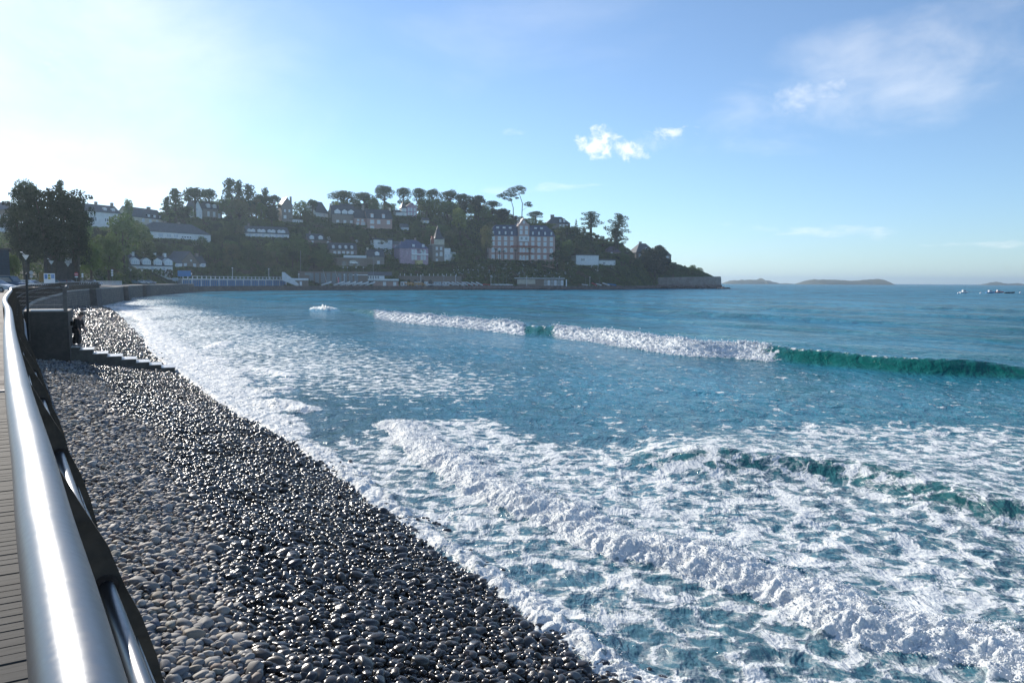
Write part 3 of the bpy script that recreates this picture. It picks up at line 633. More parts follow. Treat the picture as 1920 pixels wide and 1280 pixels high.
# plank deck and asphalt (ground sheets left of the railing)
m, t, b = newmat('deck_planks'); co = t.new('ShaderNodeTexCoord').outputs['Object']
n = t.noise(t.new('ShaderNodeMapping', {'Vector': co, 'Scale': (1.2, 9, 9)}).outputs[0], 3.0, 5, .6, .4)
n2 = t.noise(co, .9, 4, .6)
t.l.new(t.mix(t.math('ADD', t.math('MULTIPLY', n, .6), t.math('MULTIPLY', n2, .5)), (.030, .029, .028), (.13, .128, .122)), b.inputs['Base Color']); b.inputs['Roughness'].default_value = .7
b.inputs['Specular IOR Level'].default_value = .04; t.l.new(t.bump(n, .4, .006), b.inputs['Normal']); PLANK = m
dr = np.array([-.53, .848]); nr_ = np.array([.848, .53])           # along the railing / seaward
o0 = empty('plank_deck', (0, 0, DECK), math.atan2(dr[1], dr[0]) - math.pi / 2, 'grey weathered boardwalk planks beside the curved steel handrail', 'boardwalk')
mb = MB(); r2 = random.Random(3)
yy = 2.0
while yy < 13.3:
    wdt = .092; dz = r2.uniform(-.003, .003); e = .36
    mb.box(-2.6 + r2.uniform(-.01, .01), e, yy, yy + wdt - .012, -.04 + dz, 0 + dz); yy += wdt
pl = mb.build('boards', PLANK, o0)
MB().box(-2.7, .35, 1.9, 13.4, -.09, -.045).build('joists', mat('dark_joist', (.03, .027, .025), .9), o0)
MB().box(-9, .36, 13.42, 13.56, -.02, .012).build('edge_strip', COPE, o0)
ASPH = mat('promenade_paving', (.17, .145, .125), .9, 0, .25, .6, .2)
L = EDGE[::2]; Lm = L[L[:, 1] > 11.0]
def ground(name, m, o_in, o_out, z, ymin, ymax, mt):
    L = RAIL[(RAIL[:, 1] > ymin) & (RAIL[:, 1] < ymax)][::3]
    V, FC = strip(L, np.linspace(o_in, o_out, 4), lambda x, y: x * 0 + z); o = np_mesh(name, V, FC[:, ::-1], m, smooth=False); return tag(o, kind='structure')
L = RAIL[(RAIL[:, 1] > 11)]
base_z = DECK
# one paving sheet reaching back to the hill foot
ground('promenade_paving', ASPH, -60, .36, DECK - .095, -6, 13.2, None)
ground('promenade', ASPH, -60, .36, DECK - .006, 11.9, 345, None)
ground('road', mat('road_asphalt', (.060, .060, .062), .9, 0, .25, 1.2, .2), -34, -9.5, DECK - .002, 60, 345, None)
ground('pavement', mat('pale_paving', (.36, .33, .29), .85, 0, .2, 1.0, .2), -9.3, -6.0, DECK + .002, 45, 345, None)

# sea wall body (with coping)
def wall_along(name, line, out_face, depth, z0f, z1, m, cope=None, label='', cat='wall'):
    root = empty(name, (line[0, 0], line[0, 1], 0), 0, label, cat)
    A_ = offset(line, out_face); B_ = offset(line, out_face - depth); Bt = offset(line, out_face + .25)
    n = len(line); vs = []
    for i in range(n):
        z0 = z0f(i); vs += [(Bt[i, 0], Bt[i, 1], z0), (A_[i, 0], A_[i, 1], z1), (B_[i, 0], B_[i, 1], z1), (B_[i, 0], B_[i, 1], z0)]
    vs = [(p[0] - line[0, 0], p[1] - line[0, 1], p[2]) for p in vs]
    fs = []
    for i in range(n - 1):
        for k in range(4): fs.append((i * 4 + k, i * 4 + (k + 1) % 4, (i + 1) * 4 + (k + 1) % 4, (i + 1) * 4 + k))
    MB().add(vs, fs + [(0, 1, 2, 3), tuple((n - 1) * 4 + k for k in (3, 2, 1, 0))]).build('wall_body', m, root)
    if cope:
        C1 = offset(line, out_face + .05); C2 = offset(line, out_face - .30); vs = []
        for i in range(n): vs += [(C1[i, 0], C1[i, 1], z1 - .16), (C1[i, 0], C1[i, 1], z1 + .012), (C2[i, 0], C2[i, 1], z1 + .012), (C2[i, 0], C2[i, 1], z1 - .16)]
        vs = [(p[0] - line[0, 0], p[1] - line[0, 1], p[2]) for p in vs]
        MB().add(vs, fs + [(0, 1, 2, 3), tuple((n - 1) * 4 + k for k in (3, 2, 1, 0))]).build('coping', cope, root)
    return root
wall_along('sea_wall', RAIL[2:], .36, .5, lambda i: -1.5, DECK - .012, GRANITE, COPE, 'long curved granite sea wall between the pebble beach and the promenade', 'sea wall')

# railing: one thing
LR = RAIL[(RAIL[:, 1] > -3) & (RAIL[:, 1] < 190)]
rl = empty('promenade_railing', (0, 0, 0), 0, 'long curved steel handrail with leaning plates and cables beside the boardwalk', 'railing')
HR = 4.58
fine = crom(RAILP, .12); fine = fine[(fine[:, 1] > -3) & (fine[:, 1] < 20)]
far_ = RAIL[(RAIL[:, 1] >= 20) & (RAIL[:, 1] < 190)][::3]
path = np.vstack([fine, far_])
MB().tube([(p[0], p[1], HR) for p in path], .0435, 40, caps=True).build('handrail', STEEL, rl, smooth=True)
tb = offset(path, .178)
MB().tube([(p[0], p[1], 4.12) for p in tb], .021, 20).build('lower_tube', STEEL, rl, smooth=True)
for v_, o_ in ((3.95, .23), (3.82, .27), (3.69, .29), (3.56, .30), (4.32, .08)):
    c = offset(path, o_ + .02); MB().tube([(p[0], p[1], v_) for p in c], .005, 6).build('cable', CABLE, rl, smooth=True)
prof = [(-.035, HR - .045), (.030, HR - .045), (.040, 4.541), (.123, 4.364), (.187, 4.236), (.227, 4.11), (.269, 4.01), (.307, 3.88), (.338, 3.72), (.352, 3.55), (.355, DECK), (.02, DECK), (.0, 3.7), (-.02, 4.1), (-.035, HR - .1)]
BLACKC = mat('rusty_collar', (.030, .018, .012), .9, 0, .5, 8); pm = None; Lr = arclen(RAIL); s0 = np.interp(2.15, RAIL[:, 1], Lr)
k = -2; s_ = s0 - 2 * 2.05
while True:
    s_ = s0 + k * 2.05; k += 1
    if s_ > Lr[-1]: break
    px_ = np.interp(s_, Lr, RAIL[:, 0]); py_ = np.interp(s_, Lr, RAIL[:, 1])
    if py_ > 150: break
    if py_ < -2: continue
    q1 = np.interp(s_ + .2, Lr, RAIL[:, 0]) - px_, np.interp(s_ + .2, Lr, RAIL[:, 1]) - py_; ang = math.atan2(q1[1], q1[0]) - math.pi / 2
    if pm is None:
        o = MB().prism(prof, lambda p: (p[0], -.011, p[1] - DECK), lambda p: (p[0], .011, p[1] - DECK)).build('post', RUST, rl); pm = o.data
    else:
        o = bpy.data.objects.new('post', pm); COL.objects.link(o); o.parent = rl
    o.location = (px_, py_, DECK); o.rotation_euler = (0, 0, ang)
    if py_ < 14:
        c_ = bpy.data.objects.new('collar', COLL) if 'COLL' in globals() else None
        if c_ is None: c_ = MB().tube([(.178, -.03, .72), (.178, .03, .72)], .032, 18).build('collar', BLACKC, None, smooth=True); COLL = c_.data
        else: COL.objects.link(c_)
        c_.parent = o
# ------------------------------------------------------------------ headland
TPX = [-700, -400, -150, 0, 200, 300, 400, 540, 700, 800, 950, 1100, 1200, 1240, 1300, 1332, 1344]
FOOT = [140, 145, 155, 168, 240, 320, 388, 424, 455, 480, 518, 556, 632, 690, 692, 695, 700]
RIDG = [290, 300, 320, 330, 380, 430, 500, 530, 575, 600, 635, 665, 690, 712, 716, 716, 718]
RPY = [425, 428, 430, 432, 425, 416, 410, 412, 404, 402, 414, 440, 478, 492, 506, 517, 524]
def ifoot(px): return np.interp(px, TPX, FOOT)
def terr(px, t):
    """hillside point on bearing px, t = 0 at the foot, 1 at the ridge"""
    px = np.asarray(px, float); t = np.asarray(t, float)
    f = ifoot(px); r = np.interp(px, TPX, RIDG); ry = np.interp(px, TPX, RPY)
    hy = 528 + (px - 960) * .00524
    zr = 5 + (hy - ry) * r / FOC; z0 = np.interp(px, [0, 400, 1200, 1240], [3.3, 2.2, 2.2, 4.0])
    tt = np.clip(t, 0, 1); z = z0 + (zr - z0) * (.75 * tt + .25 * tt ** 1.6)
    z = z - np.maximum(t - 1, 0) * (zr - z0) * .55
    d = f + (r - f) * np.where(t < 1, t, 1 + (t - 1) * 1.3)
    X = (px - 960) / FOC * d
    z = z + 1.2 * pn(X / 30, d / 22, 101) * np.clip(t * 4, 0, 1)
    return X, d * 1.0, z
def onhill(px, py):
    lo, hi = -.02, 1.02
    for _ in range(40):
        m_ = (lo + hi) / 2; X, Y, Z = terr(px, m_); a = proj((float(X), float(Y), float(Z)))[1]
        if a > py: lo = m_
        else: hi = m_
    X, Y, Z = terr(px, (lo + hi) / 2); return np.array([float(X), float(Y), float(Z)]), (lo + hi) / 2
# quay platform and its wall
QPX = [(338, 548.2), (380, 546.8), (420, 545.6), (540, 544.3), (700, 543.8), (800, 543.5), (880, 543.2), (950, 543), (1080, 542.8), (1160, 542.4), (1200, 541.5), (1222, 540.8), (1240, 540.6)]
QL = np.array([G(a, b_)[:2] for a, b_ in QPX]); QL = np.vstack([[RAIL[-1] + (-3, -4)], QL]) if False else QL
QZ = 2.1
QUAYM = mat('quay_stone', (.15, .12, .105), .9, 0, .4, .5, .5, col2=(.075, .062, .060))
QF = crom(QL, 4.0)
# ground sheet between quay edge and hill foot
def px_of(p): return 960 + FOC * p[0] / p[1]
bk = []
for p in QF:
    q = px_of(p); f = float(ifoot(q)) + 4; bk.append(((q - 960) / FOC * f, f))
vs = [(p[0], p[1], QZ) for p in QF] + [(p[0], p[1], QZ) for p in bk]; n = len(QF)
vs2 = np.array(vs); fc = np.array([[i, i + 1, n + i + 1, n + i] for i in range(n - 1)])
q_ = np_mesh('quay', vs2, fc, mat('quay_paving', (.24, .22, .20), .9, 0, .25, .3, .1), smooth=False); tag(q_, kind='structure')
root = empty('quay_wall', (QF[0][0], QF[0][1], 0), 0, 'low dark stone quay wall along the foot of the headland', 'quay wall')
vs = []; fs = []
for i, p in enumerate(QF):
    nn = np.array([0, 1.0]); vs += [(p[0], p[1] - .35, -1.5), (p[0], p[1], QZ + .25), (p[0], p[1] + .5, QZ + .25), (p[0], p[1] + .5, -1.5)]
vs = [(a - QF[0][0], c_ - QF[0][1], z_) for a, c_, z_ in vs]
for i in range(n - 1):
    for k in range(4): fs.append((i * 4 + k, i * 4 + (k + 1) % 4, (i + 1) * 4 + (k + 1) % 4, (i + 1) * 4 + k))
MB().add(vs, fs + [(0, 1, 2, 3), tuple((n - 1) * 4 + k for k in (3, 2, 1, 0))]).build('wall_body', QUAYM, root)
# join from promenade wall end to the quay
e0 = RAIL[-1]
# ground left of it was laid by the promenade sheet

# ------------------------------------------------------------------ materials for buildings
SLATE = mat('slate', (.075, .085, .105), .5, 0, .35, 1.2, .2, col2=(.045, .050, .062))
SLATE2 = mat('slate_grey', (.10, .105, .115), .55, 0, .3, 1.2, .2)
WHITE = mat('white_render', (.82, .83, .82), .8, 0, .12, .6)
CREAM = mat('cream_render', (.62, .57, .46), .8, 0, .15, .6)
STONE = mat('grey_granite', (.33, .28, .245), .9, 0, .35, 1.6, .3, col2=(.22, .19, .17))
STONE2 = mat('brown_granite', (.28, .215, .175), .9, 0, .35, 1.6, .3, col2=(.18, .145, .12))
PINK = mat('pink_granite', (.56, .37, .32), .9, 0, .3, 1.2, .3, col2=(.42, .28, .25))
MAUVE = mat('mauve_render', (.50, .345, .42), .85, 0, .3, 1.0, .1)
DARKST = mat('dark_stone', (.085, .075, .075), .9, 0, .3, 1.2, .2)
FRAME = mat('white_paint', (.88, .89, .90), .5, 0, .04, 2)
GLASS = mat('window_glass', (.16, .20, .24), .12, 0, .4, .5, col2=(.07, .09, .11), spec=.8)
PALEG = mat('pale_sky_glass', (.70, .74, .78), .25, 0, .15, .5, col2=(.48, .52, .56), spec=.8)  # sky reflection in the panes put into their pale colour
BRICKR = mat('red_brick_band', (.38, .14, .11), .85, 0, .2, 2)
LEADC = mat('chimney_stone', (.30, .26, .23), .9, 0, .3, 2)
BLUE = mat('blue_paint', (.05, .17, .36), .6, 0, .25, .7)
BLUE2 = mat('blue_sign_paint', (.03, .22, .50), .5, 0, .1, 1)
ORANGE = mat('orange_hull', (.72, .36, .10), .4, 0, .1, 1)
REDP = mat('red_paint', (.55, .06, .07), .5, 0, .15, 1)
BLACKP = mat('black_paint', (.018, .018, .02), .45, 0, .2, 2)
GREYM = mat('grey_metal', (.32, .34, .36), .45, .6, .1, 2)
TYRE = mat('tyre_rubber', (.02, .02, .02), .8, 0, .1, 3)
BARK = mat('bark', (.075, .058, .045), .95, 0, .4, 2.0, .6)
_WM = {}
def window(parent, x, z, w, h, y=0.0, style='pale', arch=False, rz=0.0, name='window'):
    key = (round(w, 1), round(h, 1), style, arch)
    if key not in _WM:
        mb = MB(); f = max(.07, .08 * w)
        if arch:
            def outl(ww, hh): return [(-ww / 2, 0), (ww / 2, 0)] + [(ww / 2 * math.cos(a), hh - ww / 2 + ww / 2 * math.sin(a)) for a in np.linspace(0, math.pi, 9)]
            mb.prism(outl(w, h), lambda p: (p[0], -.07, p[1]), lambda p: (p[0], .03, p[1]), 0)
            mb.prism([(p[0], p[1] + f) for p in outl(w - 2 * f, h - 2 * f)], lambda p: (p[0], -.10, p[1]), lambda p: (p[0], .0, p[1]), 1)
            mb.box(-.04, .04, -.13, -.105, f, h - f, 0)
        else:
            mb.box(-w / 2, w / 2, -.07, .03, 0, h, 0)
            nx = 2 if w < 1.6 else 3 if w < 2.6 else 4; g = (w - (nx + 1) * f) / nx
            for i in range(nx): mb.box(-w / 2 + f + i * (g + f), -w / 2 + f + i * (g + f) + g, -.10, 0, f, h - f, 1)
            mb.box(-w / 2 + .01, w / 2 - .01, -.125, -.105, h * .66, h * .66 + .05, 0)
        o = mb.build('window', [FRAME if style != 'stone' else STONE, {'pale': PALEG, 'dark': GLASS, 'stone': GLASS}[style]]); _WM[key] = o.data; o.parent = parent
    else:
        o = bpy.data.objects.new(name, _WM[key]); COL.objects.link(o); o.parent = parent
    o.location = (x, y, z); o.rotation_euler = (0, 0, rz); return o
HOUSE_RECTS = []
def house_root(name, pxc, pyb, label, cat='house', depth=None, yaw=0.0, z=None):
    if depth is None: p, _ = onhill(pxc, pyb)
    else: p = P(pxc, pyb, depth)
    d = float((p - CAM) @ F)
    if depth is None:
        a_, b2 = terr(pxc - 12, .4), terr(pxc + 12, .4); yaw += .55 * (math.atan2(b2[1] - a_[1], b2[0] - a_[0]) - math.atan2(-p[0], p[1]))
    r = empty(name, p, math.atan2(-(p[0]), p[1]) + yaw, label, cat); r.scale = (1 / math.cos(yaw), 1, 1); CARVE.append((p, r.rotation_euler[2])); return r, d / FOC, p
CARVE = []; CW = []
def roof_mesh(mb, kind, x0, x1, y0, y1, ze, zr, ov=.35, th=.14, mi=0):
    x0 -= ov; x1 += ov; y0 -= ov; y1 += ov; xm = (x0 + x1) / 2; ym = (y0 + y1) / 2; s = (zr - ze)
    if kind == 'x':   A_ = [(x0, y0, ze), (x1, y0, ze), (x1, y1, ze), (x0, y1, ze), (x0, ym, zr), (x1, ym, zr)]; fs = [(0, 1, 5, 4), (2, 3, 4, 5)]
    elif kind == 'y': A_ = [(x0, y0, ze), (x1, y0, ze), (x1, y1, ze), (x0, y1, ze), (xm, y0, zr), (xm, y1, zr)]; fs = [(0, 4, 5, 3), (1, 2, 5, 4)]
    else:
        h = min((y1 - y0) / 2, (x1 - x0) / 2 * .92); A_ = [(x0, y0, ze), (x1, y0, ze), (x1, y1, ze), (x0, y1, ze), (x0 + h, ym, zr), (x1 - h, ym, zr)]; fs = [(0, 1, 5, 4), (2, 3, 4, 5), (3, 0, 4), (1, 2, 5)]
    n = len(A_); lo = [(a, b_, c_ - th) for a, b_, c_ in A_]
    allf = list(fs) + [tuple(i + n for i in f[::-1]) for f in fs]
    ed = {}
    for f in fs:
        for i in range(len(f)):
            e = (f[i], f[(i + 1) % len(f)]); ed[e] = 1
    for (a, b_) in ed:
        if (b_, a) not in ed: allf.append((b_, a, a + n, b_ + n))
    mb.add(A_ + lo, allf, mi)
def house(name, label, pxc, pyb, w, he, hr, dp=8.0, kind='x', wall=None, roof=None, wins=(), chims=(), dorm=(), yaw=0.0, depth=None, sub=4.0, cat='house', ov=.35, chm=None, rect=True, unit='px', wstyle='pale'):
    """w, he, hr and all window offsets are in photo pixels of this house's distance; converted to metres"""
    r, k, p = house_root(name, pxc, pyb, label, cat, depth, yaw)
    CW.append((len(CARVE) - 1, w * k * r.scale[0] / 2, dp)); W = w * k; E = he * k; H = hr * k; wall = wall or STONE; roof = roof or SLATE
    mb = MB(); x0, x1 = -W / 2, W / 2
    if kind == 'y':
        mb.prism([(x0, -sub), (x1, -sub), (x1, E), (0, H - .1), (x0, E)], lambda q: (q[0], 0, q[1]), lambda q: (q[0], dp, q[1]))
    elif kind == 'x':
        mb.prism([(0, -sub), (dp, -sub), (dp, E), (dp / 2, H - .1), (0, E)], lambda q: (x0, q[0], q[1]), lambda q: (x1, q[0], q[1]))
    else: mb.box(x0, x1, 0, dp, -sub, E + (.0 if kind != 'flat' else 0))
    mb.build('wall', wall, r)
    rb = MB()
    if kind == 'flat': rb.box(x0 - ov, x1 + ov, -ov, dp + ov, E + .003, H)
    else: roof_mesh(rb, kind, x0, x1, 0, dp, E - .05, H, ov)
    ro = rb.build('roof', roof, r)
    for c_ in chims:
        cx, ch = c_[0] * k, c_[1] * k; cw = (c_[2] if len(c_) > 2 else 3.0) * k; cy = dp / 2 if kind in ('x', 'hip') else (c_[3] * dp if len(c_) > 3 else dp * .3)
        MB().box(cx - cw / 2, cx + cw / 2, cy - .55, cy + .55, E * .5 + 1, ch).box(cx - cw / 2 - .08, cx + cw / 2 + .08, cy - .63, cy + .63, ch - .35, ch - .18).build('chimney', chm or LEADC, ro)
    for wn in wins:
        x_, z_, ww, hh = [v_ * k for v_ in wn[:4]]; st = wn[4] if len(wn) > 4 else wstyle; window(r, x_, z_, ww, hh, 0.0, st, arch=(len(wn) > 5))
    for dm in dorm:   # (x, z, w, h) sticking out of the front slope
        x_, z_, ww, hh = [v_ * k for v_ in dm[:4]]; slope = (H - E) / (dp / 2 + ov); yf = max(.05, (z_ - E) / slope - ov) if kind != 'flat' else 0
        db = MB().prism([(-ww / 2 - .15, 0), (ww / 2 + .15, 0), (ww / 2 + .15, hh), (0, hh + ww * .35), (-ww / 2 - .15, hh)], lambda q: (x_ + q[0], yf, z_ + q[1]), lambda q: (x_ + q[0], yf + 2.6, z_ + q[1]))
        dd = db.build('dormer', dm[4] if len(dm) > 4 else roof, ro); window(dd, x_, z_ + .1, ww, hh - .15, yf - .01, wstyle)
    if rect: HOUSE_RECTS.append((pxc - w / 2 - 1.5, pxc + w / 2 + 1.5, pyb - hr - 3, pyb - 1, float(p[1])))
    return r, k, p

house('stone_house', 'tall weathered stone house half cut by the left edge of the photo', -14, 412, 78, 40, 55, 14, 'x', STONE2, SLATE2, [(6, 22, 5, 8), (16, 22, 5, 8), (27, 22, 5, 8), (6, 8, 5, 8), (16, 8, 5, 8), (28, 6, 5, 8)], [(34, 58, 5)])
house('annex_house', 'small slate roofed outbuilding below the tall stone house at the left edge', -2, 438, 40, 14, 24, 8, 'x', WHITE, SLATE, [(8, 4, 5, 6), (-6, 4, 5, 6)])
house('grey_house', 'long grey house with two bright skylights on the ridge behind dark trees', 197, 428, 62, 30, 45, 9, 'x', WHITE, SLATE2, [(10, 12, 14, 8, 'dark'), (-14, 12, 10, 8, 'dark'), (26, 4, 5, 20)], [(1, 50, 3), (28, 51, 3)], [(8, 34, 4, 4, WHITE), (22, 34, 4, 4, WHITE)])
house('cream_gable_house', 'slate roofed house with sunlit cream gable beside the bright ridge tree', 282, 414, 56, 10, 29, 9, 'x', CREAM, SLATE, [(-8, 2, 4, 6), (4, 2, 4, 6), (16, 2, 4, 6)], [(-20, 36, 4), (14, 33, 4)], [(2, 12, 4, 5), (12, 12, 4, 5), (22, 12, 4, 5)], yaw=R(12))
house('stone_villa', 'stone villa with pointed white gable under the ridge pines', 399, 410, 40, 18, 33, 9, 'x', STONE, SLATE, [(-4, 4, 4, 9), (6, 4, 4, 9), (15, 2, 4, 9)], [], [(-3, 20, 5, 6, WHITE), (8, 20, 5, 6, WHITE)])
house('gable_wing', 'narrow white gable fronted wing left of the stone villa', 375, 410, 15, 18, 36, 8, 'y', WHITE, SLATE, [(-2, 16, 3, 5), (4, 4, 3, 6)], [], depth=None)
house('white_bungalow', 'long white bungalow with dark hipped roof amid dense trees', 342, 450, 108, 13, 32, 12, 'hip', WHITE, SLATE2, [(10, 3, 20, 6, 'dark'), (38, 3, 16, 5, 'dark'), (-34, 3, 8, 7), (-20, 3, 8, 7), (-8, 3, 8, 7)], [(-14, 35, 4), (10, 35, 4)])
r_, k_, p_ = house('terraced_cottages', 'row of slate roofed cottages with four white dormer windows', 283, 506, 80, 8, 28, 7, 'x', WHITE, SLATE, [(-32, 0, 5, 6), (-14, 0, 5, 6), (4, 0, 5, 6), (24, 0, 5, 6)], [(-19, 33, 4), (0, 33, 4), (18, 33, 4), (36, 33, 4)], [(-24, 9, 13, 9, WHITE), (-5, 9, 13, 9, WHITE), (14, 9, 13, 9, WHITE), (33, 9, 13, 9, WHITE)], chm=WHITE)
house('gabled_stone_house', 'brown stone house with steep sunlit gable above the promenade', 358, 502, 34, 8, 31, 9, 'y', STONE2, SLATE, [(2, 12, 3, 3), (-8, 2, 5, 6), (8, 2, 5, 6)], [(15, 27, 4, .7)], yaw=R(14))
house('side_wing_house', 'low slate wing right of the brown gabled stone house', 379, 502, 16, 9, 23, 7, 'x', WHITE, SLATE, [(3, 1, 5, 6)], [(0, 27, 4)])
house('left_wing_house', 'low slate wing left of the brown gabled stone house', 336, 502, 14, 9, 18, 7, 'x', WHITE, SLATE, [(-2, 1, 5, 6)])
house('long_low_house', 'long low house with a row of eight small white dormer windows', 504, 446, 78, 8, 22, 9, 'x', WHITE, SLATE2, [(x_, 1, 4, 6) for x_ in (-32, -20, -8, 4, 16, 28)], [(-30, 26, 3)], [(x_, 10, 6, 4, WHITE) for x_ in (-32, -25, -14, -7, 4, 11, 22, 29)])
house('ridge_gable_house', 'tall stone gable house with thin chimney on the skyline', 541, 418, 20, 32, 48, 10, 'y', STONE, SLATE, [(-4, 8, 5, 6), (4, 20, 3, 5), (-4, 20, 3, 5)], [(9, 50, 3)])
house('flat_roof_annex', 'small flat roofed white annex beside the skyline gable house', 558, 418, 24, 6, 7.5, 6, 'flat', WHITE, SLATE2, [(0, 1, 14, 4, 'dark')])
house('white_gable_house', 'steep roofed house with bright white gable on the ridge left of the long stone house', 606, 402, 22, 10, 32, 12, 'x', WHITE, SLATE, [(4, 2, 4, 6)], [(-9, 33, 3)], yaw=R(34))
house('upper_terrace_house', 'upper slate roofed house with two sunlit chimney gables on the ridge', 674, 402, 66, 10, 24, 9, 'x', CREAM, SLATE, [(x_, 3, 4, 5) for x_ in (4, 10, 16, 22)], [(-2, 28, 5), (28, 28, 4)], [(x_, 12, 4, 4, WHITE) for x_ in (8, 16, 24)], chm=CREAM)
house('long_stone_house', 'long stone house with cream left gable and three white dormer windows', 646, 420, 42, 18, 36, 10, 'x', STONE, SLATE, [(-11, 2, 5, 5), (2, 2, 5, 5), (14, 2, 5, 5)], [(-20, 38, 4)], [(-11, 18, 10, 6, WHITE), (2, 18, 9, 6, WHITE), (14, 18, 10, 6, WHITE)], chm=CREAM)
house('stone_wing_house', 'lower stone wing joining the two long stone houses', 677, 424, 22, 15, 32, 8, 'x', PINK, SLATE, [(-5, 2, 5, 5), (5, 2, 7, 6), (-4, 9, 4, 4), (4, 9, 4, 4)], [(8, 40, 4)])
house('right_stone_house', 'broad stone house with two small peaked dormers right of the lower wing', 713, 430, 46, 20, 38, 10, 'x', PINK, SLATE, [(-14, 10, 7, 7), (-2, 10, 6, 7), (16, 10, 6, 7), (-14, 1, 7, 5)], [(23, 42, 3)], [(-14, 21, 5, 7, PINK), (7, 21, 5, 7, PINK)], chm=CREAM)
house('hilltop_villa', 'pale hilltop villa with a small spire tower under umbrella pines', 772, 406, 20, 18, 26, 9, 'y', MAUVE, SLATE2, [(-5, 2, 3.5, 6), (0, 2, 3.5, 6), (6, 2, 3.5, 6), (-5, 10, 3.5, 6), (0, 10, 3.5, 6), (6, 10, 3.5, 6)])
house('villa_wing', 'low pale wing left of the hilltop villa', 753, 406, 20, 8, 13, 8, 'x', WHITE, SLATE2, [(4, 1, 4, 5)])
house('pyramid_tower_house', 'narrow tower with steep pyramid roof beside the hilltop villa', 758, 406, 9, 16, 28, 5, 'hip', WHITE, SLATE2, [(0, 8, 3, 5)])
house('pine_slope_house', 'low slate roofed house with tall windows hidden among hillside trees', 606, 457, 52, 7, 19, 8, 'x', STONE2, SLATE, [(-18, 0, 4, 5), (10, 0, 4, 5)], [(-20, 23, 3)], [(-19, 8, 7, 5, WHITE), (-3, 8, 7, 5, WHITE), (12, 8, 5, 5, WHITE)])
house('dormer_row_house', 'slate roofed house with four narrow dormers above a white balcony', 645, 477, 50, 9, 22, 8, 'x', STONE, SLATE, [(x_, 1, 5, 5) for x_ in (-16, -8, 0, 8, 16)], [], [(x_, 11, 3.5, 5, WHITE) for x_ in (-18, -6, 5, 16)])
house('white_modern_house', 'white flat fronted house with dark window strip above the stone cottage', 719, 467, 34, 17, 20, 8, 'flat', WHITE, SLATE, [(-5, 8, 12, 6, 'dark'), (11, 8, 5, 6)], [(-17, 22, 3)])
house('stone_cottage', 'stone cottage with one white dormer below the white flat fronted house', 706, 497, 30, 16, 30, 8, 'x', STONE, SLATE, [(4, 2, 5, 6), (-8, 2, 5, 6)], [(-13, 33, 3)], [(2, 18, 7, 5, WHITE)], chm=CREAM)
r_, k_, p_ = house('garage_terrace', 'brown stone garage terrace with dark doorways and white parapet', 667, 500, 68, 15, 16.5, 7, 'flat', STONE2, STONE, [(-21, 1, 7, 9, 'stone'), (-9, 1, 8, 9, 'stone'), (4, 1, 8, 9, 'stone')])
MB().box(-22 * k_, 20 * k_, -.5, -.35, 16.6 * k_, 21 * k_).build('parapet', WHITE, r_)
house('small_white_hut', 'tiny white gabled hut between the dormer row house and the white flat fronted house', 671.5, 456, 6, 4, 7, 3, 'y', WHITE, WHITE, [(0, 1, 2, 2, 'dark')], sub=2)
house('garden_house', 'small house with sunlit wall in the shrubs below the hilltop villa', 799, 420, 12, 7, 12, 6, 'x', CREAM, SLATE, [(-3, 2, 3, 4), (3, 2, 3, 4)], sub=2)
house('pink_side_house', 'low pink house squeezed between white flat fronted house and mauve villa', 745, 466, 15, 8, 14, 6, 'x', MAUVE, SLATE2, [(-3, 2, 3, 4), (3, 2, 3, 4)], sub=3)
house('slope_cottage', 'small cottage with white walls among trees left of the mauve villa garden', 760, 432, 14, 6, 13, 6, 'x', WHITE, SLATE2, [(-4, 1, 3, 4), (4, 1, 3, 4)], sub=2)
# mauve villa
r_, k_, p_ = house('mauve_villa', 'mauve villa with blue hipped roofs and white balconies', 776, 496, 54, 31, 47, 12, 'hip', MAUVE, mat('blue_slate', (.10, .12, .22), .5, 0, .3, 1.2), [(x_, z_, 4.5, 8) for z_ in (20, 9) for x_ in (-2, 3.5, 15, 20.5)] + [(-20, 18, 4, 7), (-14, 18, 4, 7)], [(-12 + 0, 50, 3), (8, 51, 3)], [(0, 33, 5, 5), (18, 33, 5, 5)])
MB().box(-5 * k_, 26 * k_, -1.4, -.01, 18.0 * k_, 18.6 * k_).box(-5 * k_, 26 * k_, -1.4, -1.3, 18.6 * k_, 20.4 * k_).build('balcony', FRAME, r_)
mb = MB(); roof_mesh(mb, 'hip', -27 * k_, -12 * k_, -1, 8, 30 * k_, 44 * k_, .3); mb.build('side_roof', MATS['blue_slate'], r_)
mb = MB().box(-26 * k_, -13 * k_, -.7, .0, -4, 30 * k_); mb.build('side_bay', MAUVE, r_)
MB().box(2 * k_, 14 * k_, -3.2, -.05, -3, 8 * k_).build('porch', mat('yellow_render', (.62, .50, .22), .8), r_)
